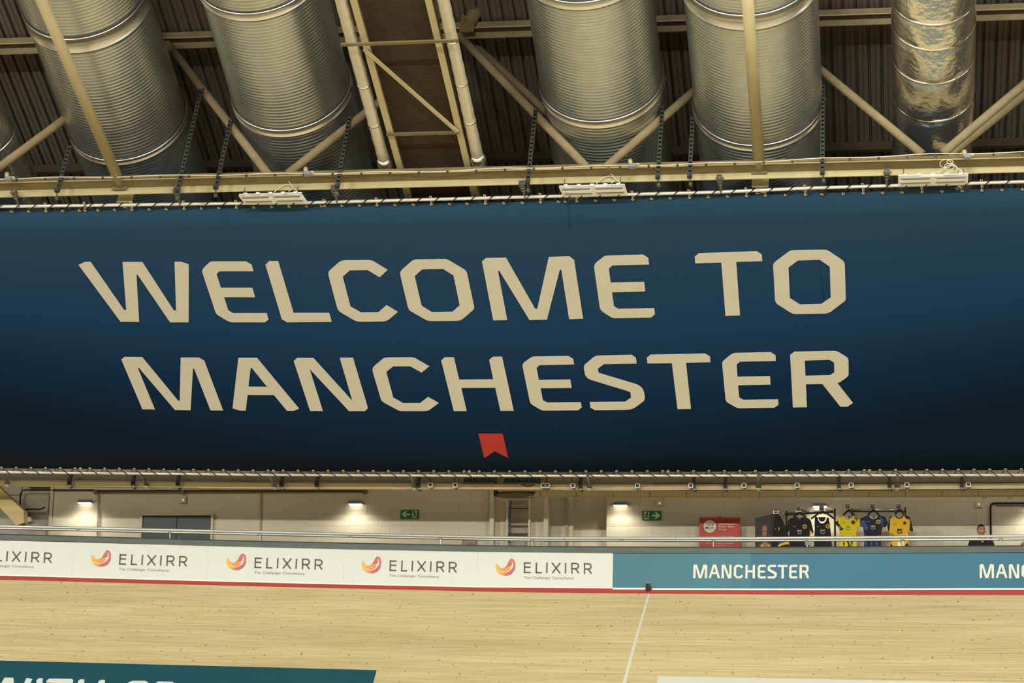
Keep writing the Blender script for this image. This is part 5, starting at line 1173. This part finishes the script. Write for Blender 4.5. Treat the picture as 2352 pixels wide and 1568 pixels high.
def person(x, ytop, Y, label, hairm, shirtm, sc=1.0, turn=.15, bald=False):
    top = P(x, ytop, Y); fz = 5.6; H = top.z-fz; s_ = H/1.78; b = Vector((top.x, Y, fz))
    t = thing('person', b, label, 'person')
    J = lambda dx, dy, z: b+Vector((dx*s_, dy*s_, z*s_))
    joints = [(J(0, 0, .95), (.15*s_, .11*s_)), (J(0, 0, 1.15), (.145*s_, .105*s_)), (J(0, 0, 1.36), (.17*s_, .11*s_)), (J(0, 0, 1.46), (.09*s_, .075*s_)), (J(0, -.01, 1.56), (.055*s_, .055*s_)),
        (J(-.19, 0, 1.43), .058*s_), (J(-.24, .02, 1.16), .045*s_), (J(-.22, -.10, .93), .033*s_), (J(.19, 0, 1.43), .058*s_), (J(.24, .02, 1.16), .045*s_), (J(.22, -.10, .93), .033*s_),
        (J(-.10, 0, .86), .09*s_), (J(-.11, -.01, .48), .06*s_), (J(-.11, .02, .09), .042*s_), (J(-.12, -.14, .04), .04*s_), (J(.10, 0, .86), .09*s_), (J(.11, -.01, .48), .06*s_), (J(.11, .02, .09), .042*s_), (J(.12, -.14, .04), .04*s_)]
    edges = [(0, 1), (1, 2), (2, 3), (3, 4), (2, 5), (5, 6), (6, 7), (2, 8), (8, 9), (9, 10), (0, 11), (11, 12), (12, 13), (13, 14), (0, 15), (15, 16), (16, 17), (17, 18)]
    skin_chain('body', joints, edges, M['skin'], t)
    sj = [(J(0, 0, .92), (.165*s_, .125*s_)), (J(0, 0, 1.15), (.155*s_, .115*s_)), (J(0, 0, 1.36), (.185*s_, .12*s_)), (J(0, 0, 1.455), (.115*s_, .09*s_)), (J(-.20, 0, 1.42), .072*s_), (J(-.235, .01, 1.24), .066*s_), (J(.20, 0, 1.42), .072*s_), (J(.235, .01, 1.24), .066*s_)]
    skin_chain('shirt', sj, [(0, 1), (1, 2), (2, 3), (2, 4), (4, 5), (2, 6), (6, 7)], shirtm, t)
    tj = [(J(0, 0, .93), (.16*s_, .12*s_)), (J(-.10, 0, .84), .10*s_), (J(-.11, -.01, .48), .075*s_), (J(-.11, .02, .12), .062*s_), (J(.10, 0, .84), .10*s_), (J(.11, -.01, .48), .075*s_), (J(.11, .02, .12), .062*s_)]
    skin_chain('trousers', tj, [(0, 1), (1, 2), (2, 3), (0, 4), (4, 5), (5, 6)], M['jeans'], t)
    # head with jaw, nose, brows, ears
    hc = J(0, -.015, 1.665)
    def df(p, v):
        if v.z < -.1: p.x *= 1-.30*(-v.z-.1); p.y *= 1-.18*(-v.z-.1)
        if v.y < -.75 and abs(v.x) < .16 and -.45 < v.z < .12: p.y -= .020*s_*(1-abs(v.x)/.16)
        if v.y < -.5 and .10 < v.z < .3 and .1 < abs(v.x) < .55: p.y += .007*s_
        return p
    mb = ellipsoid(MB(), hc, (.076*s_, .096*s_, .117*s_), 40, 30, deform=df)
    mb.build('head', M['skin'], t, True)
    for sx in (-1, 1):
        ellipsoid(MB(), hc+Vector((sx*.078*s_, .01*s_, -.008*s_)), (.012*s_, .022*s_, .034*s_), 10, 8).build('ear', M['skin'], t, True)
        ellipsoid(MB(), hc+Vector((sx*.030*s_, -.086*s_, .018*s_)), (.013*s_, .008*s_, .006*s_), 10, 6).build('eye', M['hair'], t, True)
        ellipsoid(MB(), hc+Vector((sx*.031*s_, -.088*s_, .036*s_)), (.019*s_, .008*s_, .004*s_), 10, 6).build('eyebrow', hairm, t, True)
    ellipsoid(MB(), hc+Vector((0, -.088*s_, -.055*s_)), (.024*s_, .008*s_, .006*s_), 10, 6).build('mouth', mat('lips', (150, 90, 76), .6), t, True)
    def hd(p, v):
        if v.y < 0 and v.z < .52: p *= .80
        if v.z < -.05: p *= .86
        if v.z > .5: p.z += .002*s_*math.sin(v.x*9)
        return p
    ellipsoid(MB(), hc+Vector((0, .008*s_, .012*s_)), (.084*s_, .104*s_, .118*s_), 36, 26, deform=hd).build('hair', hairm, t, True)
    # hands with five fingers each
    for sx in (-1, 1):
        w_ = J(sx*.22, -.10, .93); mb = MB()
        mb.tube([w_, w_+Vector((0, -.03, -.05))*s_, w_+Vector((0, -.045, -.085))*s_], [.026*s_, .036*s_, .034*s_], 10)
        for k in range(4):
            o_ = Vector(((k-1.5)*.018, -.045, -.08))*s_; L = (.062, .072, .068, .052)[k]*s_
            mb.tube([w_+o_, w_+o_+Vector((0, -.012*s_, -L*.5)), w_+o_+Vector((0, .002, -L))], [.009*s_, .009*s_, .007*s_], 8)
        mb.tube([w_+Vector((-sx*.028, -.03, -.04))*s_, w_+Vector((-sx*.05, -.045, -.075))*s_, w_+Vector((-sx*.048, -.05, -.10))*s_], [.011*s_, .010*s_, .008*s_], 8)
        mb.build('hand', M['skin'], t, True)
    # collar with yellow piping
    for sx in (-1, 1):
        MB().tube([J(sx*.055, -.085, 1.53), J(sx*.075, -.10, 1.50), J(sx*.055, -.125, 1.455)], .012*s_, 8).build('collar', shirtm, t, True)
        MB().tube([J(sx*.072, -.10, 1.525), J(sx*.082, -.118, 1.47)], .006*s_, 6).build('collar_stripe', M['fab_gold'], t)
    t.rotation_euler = (0, 0, turn)
    return t
person(2253, 1205, 44.25, 'man with short dark hair in a black polo with gold-striped collar', M['hair'], M['fab_black'], turn=.25)
person(2352, 1245, 44.1, 'person with fair hair, only the crown showing at the right edge', mat('sandy_hair', (176, 132, 92), .8), M['fab_navy'], turn=-.2)
